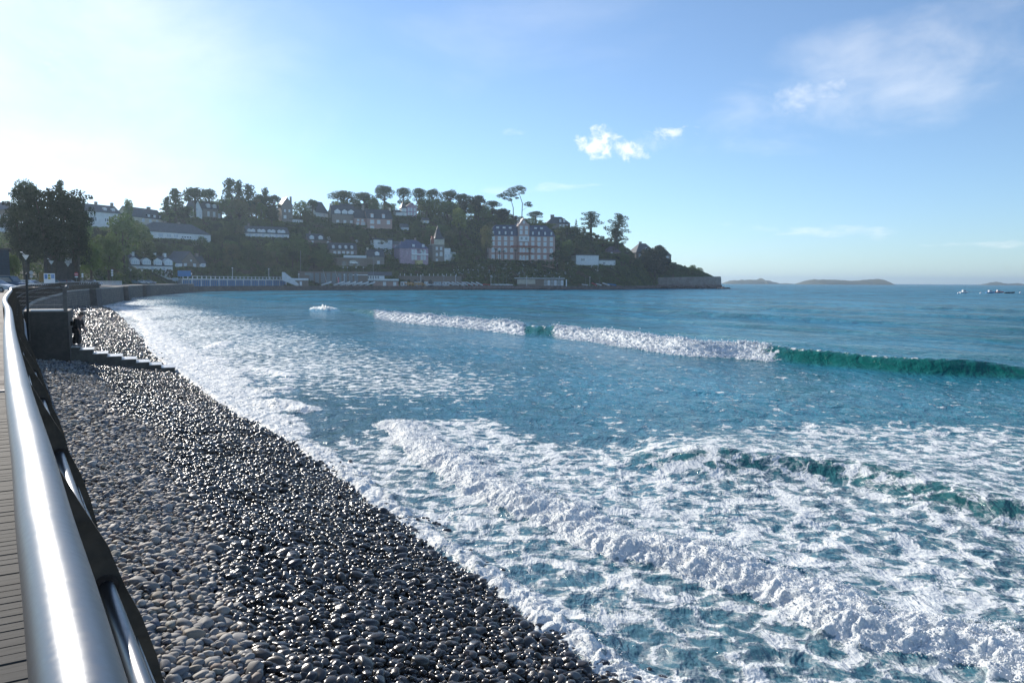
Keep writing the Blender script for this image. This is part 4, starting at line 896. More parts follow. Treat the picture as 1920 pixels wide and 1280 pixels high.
# tower villa
r_, k_, p_ = house('tower_villa', 'stone villa with a cream topped tower and sharp slate spire', 822, 491, 22, 32, 33, 10, 'flat', STONE, CREAM, [(-3, 22, 4, 6), (5, 22, 4, 6), (-3, 11, 4, 6, 'pale', 1), (5, 11, 5, 8, 'pale', 1), (-3, 1, 4, 5)], ov=.05)
MB().box(-8 * k_, 11 * k_, -.12, 9, 33.2 * k_, 43 * k_).build('upper_wall', CREAM, r_)
mb = MB(); roof_mesh(mb, 'hip', -7 * k_, 11 * k_, 0, 9, 43 * k_, 56 * k_, .3)
mb.build('roof', SLATE, r_)
sp = MB().prism([(-10 * k_, -10 * k_ + 9.0 * k_), (0, 0), (0, 0)][:0] or [(0, 0), (0, 0)], lambda q: q, lambda q: q) if False else MB()
bs = [(-7 * k_, -.6, 42 * k_), (8 * k_, -.6, 42 * k_), (8 * k_, 4.8, 42 * k_), (-7 * k_, 4.8, 42 * k_), (.5 * k_, 2.1, 69 * k_)]
MB().add(bs, [(0, 1, 4), (1, 2, 4), (2, 3, 4), (3, 0, 4), (3, 2, 1, 0)]).tube([(.5 * k_, 2.1, 68 * k_), (.5 * k_, 2.1, 73 * k_)], .12, 6).build('spire', SLATE, r_)
MB().box(-12 * k_, -8 * k_, .3, 2.5, 33 * k_, 48 * k_).build('chimney', BRICKR, r_)
MB().box(11.2 * k_, 30 * k_, .5, 8, -4, 16 * k_).box(11.2 * k_, 23 * k_, .6, 8, 16 * k_, 26 * k_).build('side_wing', WHITE, r_)
MB().box(22 * k_, 31 * k_, -1.2, .4, 8 * k_, 9 * k_).box(22 * k_, 31 * k_, -1.3, .4, 17 * k_, 18.4 * k_).box(30 * k_, 31 * k_, -1.2, -1, 9 * k_, 17 * k_).build('veranda', WHITE, r_)
for x_ in (14, 20): window(r_, x_ * k_, 8 * k_, 4 * k_, 7 * k_, .5, 'pale', True)
HOUSE_RECTS.append((808, 853, 422, 490, float(p_[1])))

# ---- grand hotel
r, k, p = house_root('grand_hotel', 978, 489, 'large pink granite seaside hotel with blue mansard roof and stepped central gable', 'hotel', yaw=R(-7))
W0, W1 = -62 * k, 62 * k; DP = 17.0; CW.append((len(CARVE) - 1, 62 * k * r.scale[0], DP))
MB().box(W0, W1, 0, DP, -5, 46 * k).build('wall', PINK, r)
mb = MB(); i1, i2 = 4 * k, 13 * k   # mansard: steep lower slope, shallow upper, hipped ends
rings = [(0 - .4, 46 * k), (1.6, 57 * k), (4.6, 67 * k)]
vs = []
for ins, z_ in rings:
    e = ins if z_ < 60 * k else ins + 1.0
    vs += [(W0 + e, ins, z_), (W1 - e, ins, z_), (W1 - e, DP - ins, z_), (W0 + e, DP - ins, z_)]
fs = [(3, 2, 1, 0), (8, 9, 10, 11)]
for q in range(2): fs += [(q * 4 + i, q * 4 + (i + 1) % 4, q * 4 + 4 + (i + 1) % 4, q * 4 + 4 + i) for i in range(4)]
rf = mb.add(vs, fs).build('mansard_roof', mat('hotel_slate', (.075, .10, .17), .45, 0, .3, 1.0), r)
ws = 11.9
def wx(c): return c * k
colsL = [-54, -42.5, -31, -19.5]; colsR = [20, 31.5, 43, 55]
for c_ in colsL + colsR:
    for z_, hh, ar in ((37.5, 7.2, False), (28, 7.2, False), (15.5, 8.2, True), (3.5, 7.5, False)):
        window(r, wx(c_), z_ * k, 5.8 * k, hh * k, 0, 'pale', ar)
    d_ = MB().box(wx(c_) - 1.9 * k, wx(c_) + 1.9 * k, .02, 2.2, 48 * k, 55 * k).build('dormer', MATS['hotel_slate'], rf); window(d_, wx(c_), 49 * k, 3.0 * k, 5.2 * k, .01, 'pale')
for c_ in (-45, -33, -21.5, 26, 37):
    d_ = MB().box(wx(c_) - 3 * k, wx(c_) + 3 * k, 1.9, 5, 59.5 * k, 63.5 * k).build('dormer', MATS['hotel_slate'], rf); window(d_, wx(c_), 60 * k, 5.2 * k, 3 * k, 1.89, 'pale')
T0, T1 = -8 * k, 12.5 * k; TC0 = 2.2 * k
MB().prism([(T0, -5), (T1, -5), (T1, 67 * k), (TC0 + 4 * k, 72 * k), (TC0, 79 * k), (TC0 - 4 * k, 72 * k), (T0, 67 * k)], lambda q: (q[0], -1.5, q[1]), lambda q: (q[0], 7, q[1])).build('central_gable', PINK, r)
mb = MB(); A_ = [(T0 - .3, -1.2, 64 * k), (T1 + .3, -1.2, 64 * k), (T1 + .3, 12, 64 * k), (T0 - .3 - 8 * k, 12, 62 * k), (TC0, -.9, 80 * k), (TC0, 11, 80 * k)]
mb.add(A_, [(0, 4, 5, 3), (1, 2, 5, 4), (3, 5, 2), (0, 1, 4), (3, 2, 1, 0)]).build('gable_roof', SLATE2, r)
for c_ in (-2.8, 7.2):
    for z_, hh, ar in ((58, 6.5, False), (49, 7, False), (27, 7, False)): window(r, wx(c_), z_ * k, 5.2 * k, hh * k, -1.5, 'pale', ar)
window(r, TC0, 69 * k, 3.5 * k, 5 * k, -1.5, 'pale')
MB().box(T0 + .8 * k, T1 - .8 * k, -2.3, -1.5, 36 * k, 45.5 * k).build('bay_window', WHITE, r)
for c_ in (-2.2, 6.6): window(r, wx(c_), 38.5 * k, 4.6 * k, 6 * k, -2.3, 'dark', True)
for c_, w_ in ((-3.5, 4), (2.5, 5.5), (9, 4)): window(r, wx(c_), 15 * k, w_ * k, 9 * k, -1.5, 'pale', True); window(r, wx(c_), 1 * k, w_ * k, 9 * k, -1.5, 'pale', True)
for z_ in (25.2, 13.2): MB().box(W0 + 10 * k, W1 - 8 * k, -.22, -.003, z_ * k, (z_ + .8) * k).build('brick_band', BRICKR, r)
for z_, a_, b_ in ((25.4, -22, 28), (12.6, -10, 18)): MB().box(a_ * k, b_ * k, -2.9 - .1, -1.52, z_ * k, (z_ + .6) * k).box(a_ * k, b_ * k, -3.0, -2.9, (z_ + .6) * k, (z_ + 2.6) * k).build('balcony', BRICKR, r)
for y_ in (3, 7, 11):
    for z_ in (37.5, 28, 15.5, 3.5): window(r, W0, z_ * k, 3.4 * k, 7 * k, y_, 'pale', rz=-math.pi / 2)
HOUSE_RECTS.append((902, 1042, 410, 487, float(p[1])))
house('ridge_top_house', 'stone house with tall hipped roof on the skyline right of the leaning pine', 1045, 424, 44, 12, 25, 12, 'hip', STONE, SLATE2, [(4, 2, 4, 8), (10, 2, 4, 8), (16, 2, 4, 8)], [(-9, 29, 7)], [(4, 14, 4, 6), (11, 14, 4, 6)], yaw=R(-8))
house('white_cube_house', 'white box shaped house with flat grey roof above the slipway', 1100, 498, 42, 19, 21, 9, 'flat', WHITE, SLATE2, [(-9, 8, 8, 6, 'dark')])
house('white_side_block', 'lower white block attached right of the white box shaped house', 1137, 498, 30, 9.5, 12, 7, 'flat', WHITE, SLATE2, [(13, 2, 1.5, 5, 'dark'), (-6, 2.5, 5, 4, 'dark')])
house('purple_roof_house', 'small house with mauve hipped roof half hidden under the leaning pines', 1149, 476, 26, 4, 14, 8, 'hip', STONE2, mat('mauve_slate', (.13, .09, .14), .6), [(-4, 0, 3, 3)])
house('headland_house', 'slate roofed house with dark chimney near the tip of the headland', 1210, 487, 38, 13, 31, 12, 'hip', STONE, SLATE2, [(-12, 5, 5, 6), (-3, 5, 4, 6)], [(-4, 34, 4)], [(2, 17, 6, 4, WHITE)])
house('headland_wing', 'high hip roofed wing with small terrace at the right of the headland house', 1240, 487, 32, 14, 33, 12, 'hip', STONE, SLATE2, [(9, 6, 5, 6), (-6, 6, 5, 6)])
# dark villa under the big cypress and navy block at the left edge
house('shuttered_villa', 'dark stone villa with pale shutters seen between cypress trunks', 114, 515, 54, 52, 72, 9, 'x', DARKST, SLATE, [(-13, 41, 7, 9, 'pale', 1), (13, 41, 6, 7, 'pale', 1), (-13, 22, 11, 10), (13, 22, 11, 10), (-11, 60, 5, 8)], [], [(-10, 55, 7, 8, WHITE)], depth=185)
house('navy_hoarding_building', 'tall dark navy clad building cut by the left edge behind the parked cars', -20, 520, 66, 52, 55, 10, 'flat', mat('navy_cladding', (.012, .030, .055), .6), DARKST, [], depth=128)

# ------------------------------------------------------------------ quay structures
def quay_root(name, pxc, dd, label, cat, yaw=0.0, z=QZ + .0):
    """stands on the quay, dd metres behind its edge"""
    e = np.interp(pxc, [px_of(q) for q in QL], QL[:, 1]); y = e + dd; x = (pxc - 960) / FOC * y
    r = empty(name, (x, y, z), math.atan2(-x, y) + yaw, label, cat); return r, y / FOC
# row of blue cabins: one terrace building
CABYAW = math.atan2(QL[3][1] - QL[1][1], QL[3][0] - QL[1][0]) - math.atan2(-QL[2][0] * .9, QL[2][1])
r, k = quay_root('beach_cabin_row', 449, 9, 'long row of blue beach cabins under a white balustraded terrace', 'beach cabins', yaw=CABYAW)
Wc = 182 * k / (math.cos(CABYAW) + .0)
MB().box(-Wc / 2, Wc / 2, 0, 7, -.5, 3.05).build('wall', mat('cabin_wall', (.30, .33, .37), .8), r)
nb = 52
for i in range(nb):
    x_ = -Wc / 2 + (i + .5) * Wc / nb
    if i == 0: o = MB().box(-Wc / nb * .36, Wc / nb * .36, -.06, 0, 0, 2.6).build('cabin_door', BLUE, r); dm_ = o.data
    else: o = bpy.data.objects.new('cabin_door', dm_); COL.objects.link(o); o.parent = r
    o.location = (x_, 0, .1)
for i in range(14): 
    x_ = -Wc / 2 + i * Wc / 13
    MB().box(x_ - .22, x_ + .22, -.35, -.07, -.4, 3.0).build('pillar', WHITE, r)
MB().box(-Wc / 2 - .4, Wc / 2 + .4, -.8, 7.2, 3.06, 3.5).build('terrace_slab', WHITE, r)
mb = MB().box(-Wc / 2 - .3, Wc / 2 + .3, -.7, -.55, 4.45, 4.6)
for i in range(27): x_ = -Wc / 2 + i * Wc / 26; mb.box(x_ - .15, x_ + .15, -.78, -.5, 3.5, 4.7)
mb.build('balustrade', WHITE, r)
r, k = quay_root('white_stair', 548, 7, 'white concrete stair descending from the cabin terrace to the quay', 'stair')
MB().prism([(-18 * k, 4 * k * 0 + 3.0), (-18 * k, 7.2), (-13 * k, 7.2), (12 * k, 1.2), (12 * k, 0), (9 * k, 0)], lambda q: (q[0], 0, q[1]), lambda q: (q[0], 2.0, q[1])).build('stair_flight', WHITE, r)
MB().box(-2 * k, 30 * k, .3, 3, 3.0, 4.1).build('landing', WHITE, r)
MB().box(8 * k, 30 * k, .5, 3, 0, 2.95).build('wall', STONE2, r)
o = MB().box(14 * k, 18 * k, .42, .49, 0, 2.4).build('door', FRAME, r)
# retaining wall with grey panels
r, k = quay_root('arched_retaining_wall', 632, 17, 'high brown retaining wall with tall grey panels behind the dinghies', 'retaining wall')
MB().box(-70 * k, 57 * k, 0, 1.2, -.5, 27 * k).build('wall_body', STONE2, r)
for i in range(9):
    x_ = (-46 + i * 10.2) * k
    MB().box(x_ - 3.4 * k, x_ + 3.4 * k, -.15, -.003, 5 * k, 24 * k).build('panel', mat('grey_panel', (.25, .27, .28), .8), r)
MB().box(-58 * k, -46 * k, -.2, -.003, 20 * k, 24 * k).build('sign_board', GREYM, r)
# sailing club
r, k = quay_root('sailing_club', 708, 12, 'two storey sailing clubhouse with long white balcony over stone ground floor', 'clubhouse')
MB().box(-8 * k, 39 * k, 2.0, 8, -.4, 9 * k).build('ground_floor', PINK, r)
MB().box(-20 * k, 13 * k, 3.2, 9, 10 * k, 20 * k).build('upper_floor', WHITE, r)
mb = MB(); roof_mesh(mb, 'x', -20 * k, 26 * k, 3, 9, 20 * k, 27 * k, .4); mb.build('roof', SLATE2, r)
MB().box(-24 * k, 39.5 * k, 0, 3.3, 10 * k, 13.5 * k).build('balcony', WHITE, r)
for i in range(5): window(r, (-17 + i * 4.6) * k, 13.6 * k, 3.4 * k, 5.5 * k, 3.2, 'dark')
for x_ in (13, 32): MB().box((x_ - 3) * k, (x_ + 3) * k, 1.9, 1.99, 0, 8 * k).build('door', FRAME, r)
r, k = quay_root('brick_store', 655, 13, 'small red brick store with white upper wall beside the clubhouse', 'store')
MB().box(0, 16 * k, 1, 6, -.4, 19 * k).build('wall', mat('red_brick', (.26, .12, .085), .9), r); MB().box(16.2 * k, 34 * k, 1.5, 6, -.4, 20 * k).build('white_wall', mat('pale_blue_wall', (.42, .50, .56), .8), r); MB().box(-.3, 34.5 * k, .8, 6.3, 20.1 * k, 21.5 * k).build('roof', FRAME, r)
# stone terrace with cabins
r, k = quay_root('stone_terrace', 815, 15, 'brown stone terrace wall with arches and white posts on top', 'terrace wall')
MB().box(-70 * k, 50 * k, 0, 3, -.5, 19 * k).build('wall_body', STONE2, r)
for x_ in (-64, -56, -44, -32, -22, -10, -2, 6, 14, 22, 30, 40): MB().box(x_ * k - .16, x_ * k + .16, .3, .6, 19 * k, 23 * k).build('post', WHITE, r)
for x_ in (-48, -36, -22, -8): MB().prism([(-3 * k, 0), (3 * k, 0)] + [(3 * k * math.cos(a), 9 * k + 3 * k * math.sin(a)) for a in np.linspace(0, math.pi, 7)], lambda q: (x_ * k + q[0], -.05, q[1]), lambda q: (x_ * k + q[0], -.001, q[1])).build('arch', DARKST, r)
for i, (px_, w_) in enumerate(((757, 12), (782, 11), (799, 7), (820, 14), (836, 13), (853, 14), (868, 10))):
    r, k = quay_root('beach_hut', px_, 10, ['white beach hut nearest the clubhouse', 'second white beach hut from the clubhouse', 'narrow white beach hut right of the lamp post', 'white beach hut with blue door in the middle of the terrace', 'pale blue beach hut beside the white one with blue door', 'broad pale beach hut behind the tilted dinghies', 'last pale beach hut before the trees'][i], 'beach hut')
    w_ *= k; MB().box(-w_ / 2, w_ / 2, 0, 3, -.1, 2.5).build('wall', [WHITE, MATS['pale_blue_wall']][i % 2], r); MB().box(-w_ / 2 - .15, w_ / 2 + .15, -.15, 3.1, 2.52, 2.7).build('roof', GREYM, r)
    for x_ in (-w_ / 4, w_ / 4): window(r, x_, .5, min(1.1, w_ / 3), 1.6, 0, 'dark')
    r['group'] = 'small huts along the stone terrace'
# beach bar
r, k = quay_root('beach_bar', 1012, 9, 'low beach bar with overhanging white flat roof and pale panel', 'beach bar')
MB().box(-42 * k, 44 * k, 0, 7, -.3, 14 * k).build('wall', STONE2, r)
MB().box(-48 * k, 46 * k, -1.6, 8, 14.1 * k, 15.4 * k).build('roof', WHITE, r)
MB().box(-43 * k, -9 * k, -.3, -.003, 4 * k, 12.5 * k).build('panel', CREAM, r)
for i in range(6): window(r, (10 + i * 6.2) * k, .5, 5 * k, 10 * k, 0, 'pale' if i % 2 else 'dark')
MB().box(48 * k, 50 * k, -.4, .2, 0, 13 * k).build('flag_banner', FRAME, r)

# fort wall at the tip
def wpt(px_, dd_): return ((px_ - 960) / FOC * dd_, dd_)
ft = [(1211, 684, 7.2), (1231, 681, 7.6), (1232, 680, 9.3), (1265, 681, 9.6), (1300, 681, 9.9), (1334, 682, 10.2), (1347, 690, 10.4), (1350, 712, 10.4), (1300, 722, 10), (1231, 720, 9), (1211, 715, 7.2)]
root = empty('fort_wall', (*wpt(1280, 690), 0), 0, 'massive pale stone rampart rising from rocks at the tip of the headland', 'rampart')
ox, oy = wpt(1280, 690); n = len(ft); vs = []
FT = []
for a, d_, z_ in ft: x_, y_ = wpt(a, d_); FT.append((x_, y_, z_))
cx_, cy_ = np.mean([q[0] for q in FT]), np.mean([q[1] for q in FT])
vs = [((cx_ + (q[0] - cx_) * 1.03) - ox, (cy_ + (q[1] - cy_) * 1.05) - oy, -1.5) for q in FT] + [(q[0] - ox, q[1] - oy, q[2]) for q in FT]
MB().add(vs, [tuple(range(n, 2 * n))] + [(i, (i + 1) % n, n + (i + 1) % n, n + i) for i in range(n)]).build('wall_body', mat('rampart_stone', (.33, .29, .26), .9, 0, .3, .25, .5, col2=(.20, .17, .155)), root)

# rocks
m, t, b = newmat('shore_rock'); pos = t.new('ShaderNodeNewGeometry').outputs['Position']
zz_ = t.new('ShaderNodeSeparateXYZ', {'Vector': pos}).outputs['Z']
n_ = t.noise(pos, .9, 5, .6); t.l.new(t.mix(t.sstep(zz_, .2, 1.3), (.035, .032, .032), t.mix(n_, (.12, .085, .080), (.26, .20, .18))), b.inputs['Base Color']); b.inputs['Roughness'].default_value = .8; t.l.new(t.bump(t.noise(pos, 3, 4, .6), .6, .2), b.inputs['Normal']); ROCK = m
v0, f0 = icos(2)
def rockblob(n, cen, rad):
    VV = []; FF = []; base = 0
    for i in range(n):
        c_, r_ = cen(i), rad(i); o_ = rng.uniform(-9, 9, 3)
        s_ = 1 + .35 * pn(v0[:, 0] * 1.2 + o_[0], v0[:, 1] * 1.2 + v0[:, 2] + o_[1], 3) + .15 * pn(v0[:, 0] * 3 + o_[1], v0[:, 2] * 3 + o_[2], 4)
        VV.append(v0 * s_[:, None] * np.array(r_) + np.array(c_)); FF.append(f0 + base); base += len(v0)
    return np.vstack(VV), np.vstack(FF)
def cen(i):
    q = rng.uniform(868, 1236); e = np.interp(q, [px_of(w_) for w_ in QL], QL[:, 1]); y = e + rng.uniform(-2.2, .6); hgt = (y - e + 2.2) / 2.8 * 2.2 - .3
    if 1060 < q < 1140 : hgt = hgt * .4 - .6
    return ((q - 960) / FOC * y, y, hgt)
V, Fc = rockblob(700, cen, lambda i: np.array([1.3, 1.0, .8]) * rng.uniform(.5, 1.1))
rk = np_mesh('rock_armour', V, Fc, ROCK, smooth=False); tag(rk, 'reddish brown boulders heaped against the quay edge', 'boulders', kind='stuff')
def cen2(i):
    q = rng.uniform(1205, 1356); y = 676 + rng.uniform(0, 9); return ((q - 960) / FOC * y, y, rng.uniform(-.6, 2.6) * (1 - .5 * (q > 1349)))
V, Fc = rockblob(260, cen2, lambda i: np.array([2.4, 1.6, 1.1]) * rng.uniform(.6, 1.2))
rk = np_mesh('shore_rocks', V, Fc, ROCK, smooth=False); tag(rk, 'dark wet rocks at the foot of the rampart', 'rocks', kind='stuff')
for (a, b_, s_, lb) in ((1368, 541.5, 4.2, 'low black rock awash just right of the rampart'), (263, 640, .55, 'single dark pointed rock in the foam beside the pebble beach'), (1352, 541.5, 5.0, 'rugged dark rock at the corner of the rampart')):
    c_ = G(a, b_); V, Fc = rockblob(3, lambda i: (rng.uniform(-.6, .6) * s_ * .6, rng.uniform(-.3, .3) * s_, 0), lambda i: np.array([1.0, .7, .55]) * s_ * rng.uniform(.5, .9) * (.8 if s_ < 1 else .7))
    o = np_mesh('rock', V, Fc, ROCK, smooth=False); o.location = Vector(c_.tolist()); tag(o, lb, 'rock')

# islands
m, t, b = newmat('island_heath'); pos = t.new('ShaderNodeNewGeometry').outputs['Position']
t.l.new(t.mix(t.noise(pos, .02, 6, .6), (.05, .065, .035), (.12, .12, .08)), b.inputs['Base Color']); b.inputs['Roughness'].default_value = .95; ISL = m
def island(label, D, prof_, wd):
    a = np.array(prof_, float); qs = np.linspace(a[0, 0], a[-1, 0], 120); hy = 528 + (qs - 960) * .00524
    h = np.interp(qs, a[:, 0], a[:, 1]) * D / FOC; h *= 1 + .08 * pn(qs / 6, qs * 0, 7)
    X = (qs - 960) / FOC * D; rows = np.linspace(-1, 1, 25); V = []
    for r__ in rows:
        pr = np.maximum(0, 1 - abs(r__) ** 2.2); V.append(np.stack([X, D + r__ * wd * (.4 + .6 * h / h.max()), h * pr * (1 + .12 * pn(qs / 9, qs * 0 + r__ * 3, 8)) - 1.0], 1))
    V = np.vstack(V); nr, nc = 25, 120; idx = np.arange(nr * nc).reshape(nr, nc); fc = np.stack([idx[:-1, :-1], idx[:-1, 1:], idx[1:, 1:], idx[1:, :-1]], -1).reshape(-1, 4)
    o = np_mesh('island', V, fc, ISL); tag(o, label, 'island', kind='structure'); return o
island('long low island with tiny lighthouse bump just right of the rampart', 3600, [(1352, 0), (1358, 3), (1370, 7), (1395, 8), (1422, 8.5), (1424, 11), (1426, 8.5), (1440, 6.5), (1458, 1.5), (1470, 2.2), (1480, 1.5), (1492, 0)], 120)
island('widest distant island with flat top and raised right end', 3300, [(1492, 0), (1508, 6), (1522, 9.5), (1560, 9), (1590, 7.5), (1625, 9.5), (1640, 11), (1652, 6), (1668, 0)], 160)
island('small jagged distant island near the right edge', 3900, [(1828, 0), (1840, 2), (1852, 4), (1864, 6.5), (1876, 4), (1890, 3), (1902, 4.5), (1916, 2.5), (1930, 0)], 90)
# ------------------------------------------------------------------ terrain mesh, terraced for the buildings
def carve(X, Y, Z):
    Z = Z.copy()
    for i, hw, dp in CW:
        p, rz = CARVE[i]; dx = X - p[0]; dy = Y - p[1]; a = dx * math.cos(rz) + dy * math.sin(rz); b_ = -dx * math.sin(rz) + dy * math.cos(rz)
        ex = np.maximum(0, np.abs(a) - hw - 2); ey = np.maximum(0, np.where(b_ < 0, -b_ - 12, b_ - dp - 1))
        lim = p[2] - .3 + .9 * np.hypot(ex, ey) - .06 * np.clip(-b_, 0, 12) * (ex < 1)
        Z = np.minimum(Z, lim)
    return Z
pc = np.concatenate([[-700, -500], np.arange(-400, 1344, 8), [1345]]); tc_ = np.concatenate([np.arange(-.02, 1.0, .03), np.arange(1, 2.01, .1)])
PC, TC = np.meshgrid(pc, tc_); X, Y, Z = terr(PC.ravel(), TC.ravel()); Z = np.where(TC.ravel() < 0, Z - 1.5, Z); Z = carve(X, Y, Z)
idx = np.arange(PC.size).reshape(PC.shape); fc = np.stack([idx[:-1, :-1], idx[:-1, 1:], idx[1:, 1:], idx[1:, :-1]], -1).reshape(-1, 4)
m, t, b = newmat('hill_grass'); pos = t.new('ShaderNodeNewGeometry').outputs['Position']
n = t.noise(pos, .12, 6, .65); t.l.new(t.mix(t.sstep(n, .35, .65), (.020, .030, .012), (.055, .075, .025)), b.inputs['Base Color']); b.inputs['Roughness'].default_value = .95
hl = np_mesh('hillside', np.stack([X, Y, Z], 1), fc, m); tag(hl, kind='structure')


# ------------------------------------------------------------------ foliage
def leafmat(name, c1, c2, c3):
    m, t, b = newmat(name); oi = t.new('ShaderNodeObjectInfo').outputs['Random']; pos = t.new('ShaderNodeNewGeometry').outputs['Position']
    n = t.noise(pos, .45, 3, .6); n2 = t.noise(pos, 3.0, 2, .6)
    c = t.mix(t.sstep(t.math('ADD', t.math('MULTIPLY', n, .7), t.math('MULTIPLY', n2, .35)), .35, .70), c1, c2); c = t.mix(t.math('MULTIPLY', oi, .35), c, c3)
    t.l.new(c, b.inputs['Base Color']); b.inputs['Roughness'].default_value = .75; b.inputs['Specular IOR Level'].default_value = .2
    tr = t.new('ShaderNodeBsdfTranslucent', {'Color': c}); ms = t.new('ShaderNodeMixShader', {'Fac': .28}); t.l.new(b.outputs[0], ms.inputs[1]); t.l.new(tr.outputs[0], ms.inputs[2])
    t.l.new(ms.outputs[0], m.node_tree.nodes['Material Output'].inputs['Surface']); return m
PINEG = leafmat('pine_needles', (0.027, 0.051, 0.021), (0.060, 0.105, 0.039), (0.075, 0.093, 0.042))
BROADG = leafmat('broad_leaves', (0.072, 0.121, 0.036), (0.151, 0.234, 0.061), (0.173, 0.173, 0.061))
YELG = leafmat('yellow_green_leaves', (.16, .20, .035), (.28, .32, .07), (.22, .24, .06))
OLIVE = leafmat('olive_leaves', (0.094, 0.104, 0.041), (0.188, 0.198, 0.075), (0.206, 0.160, 0.085))
WOODG = leafmat('wood_leaves', (0.044, 0.077, 0.025), (0.129, 0.175, 0.052), (0.092, 0.110, 0.037))
CYPG = leafmat('cypress_leaves', (.014, .026, .012), (.032, .050, .022), (.04, .045, .02))
def clumps(cl, per, leaf, seed, flat=.5):
    """cl: (n,6) centres and radii; leaf faces spread through each clump's shell"""
    r = np.random.default_rng(seed); V = []; 
    for c in cl:
        n = int(per * (c[3] * c[4] + c[3] * c[5] + c[4] * c[5]) / 3 * 1.0) + 8
        d = r.normal(size=(n, 3)); d /= np.linalg.norm(d, axis=1)[:, None]; rad = r.uniform(.55, 1.06, n) ** .7
        p = c[:3] + d * rad[:, None] * c[3:6]
        nrm = d * .7 + r.normal(size=(n, 3)) * .6; nrm /= np.linalg.norm(nrm, axis=1)[:, None]
        a = np.cross(nrm, r.normal(size=(n, 3))); a /= np.linalg.norm(a, axis=1)[:, None]; b_ = np.cross(nrm, a)
        s = leaf * r.uniform(.6, 1.35, n)[:, None]; q = r.uniform(.45, .9, n)[:, None]
        V.append(np.stack([p - a * s, p - b_ * s * q, p + a * s, p + b_ * s * q], 1))
    V = np.concatenate(V); return V.reshape(-1, 3), np.arange(len(V) * 4).reshape(-1, 4)
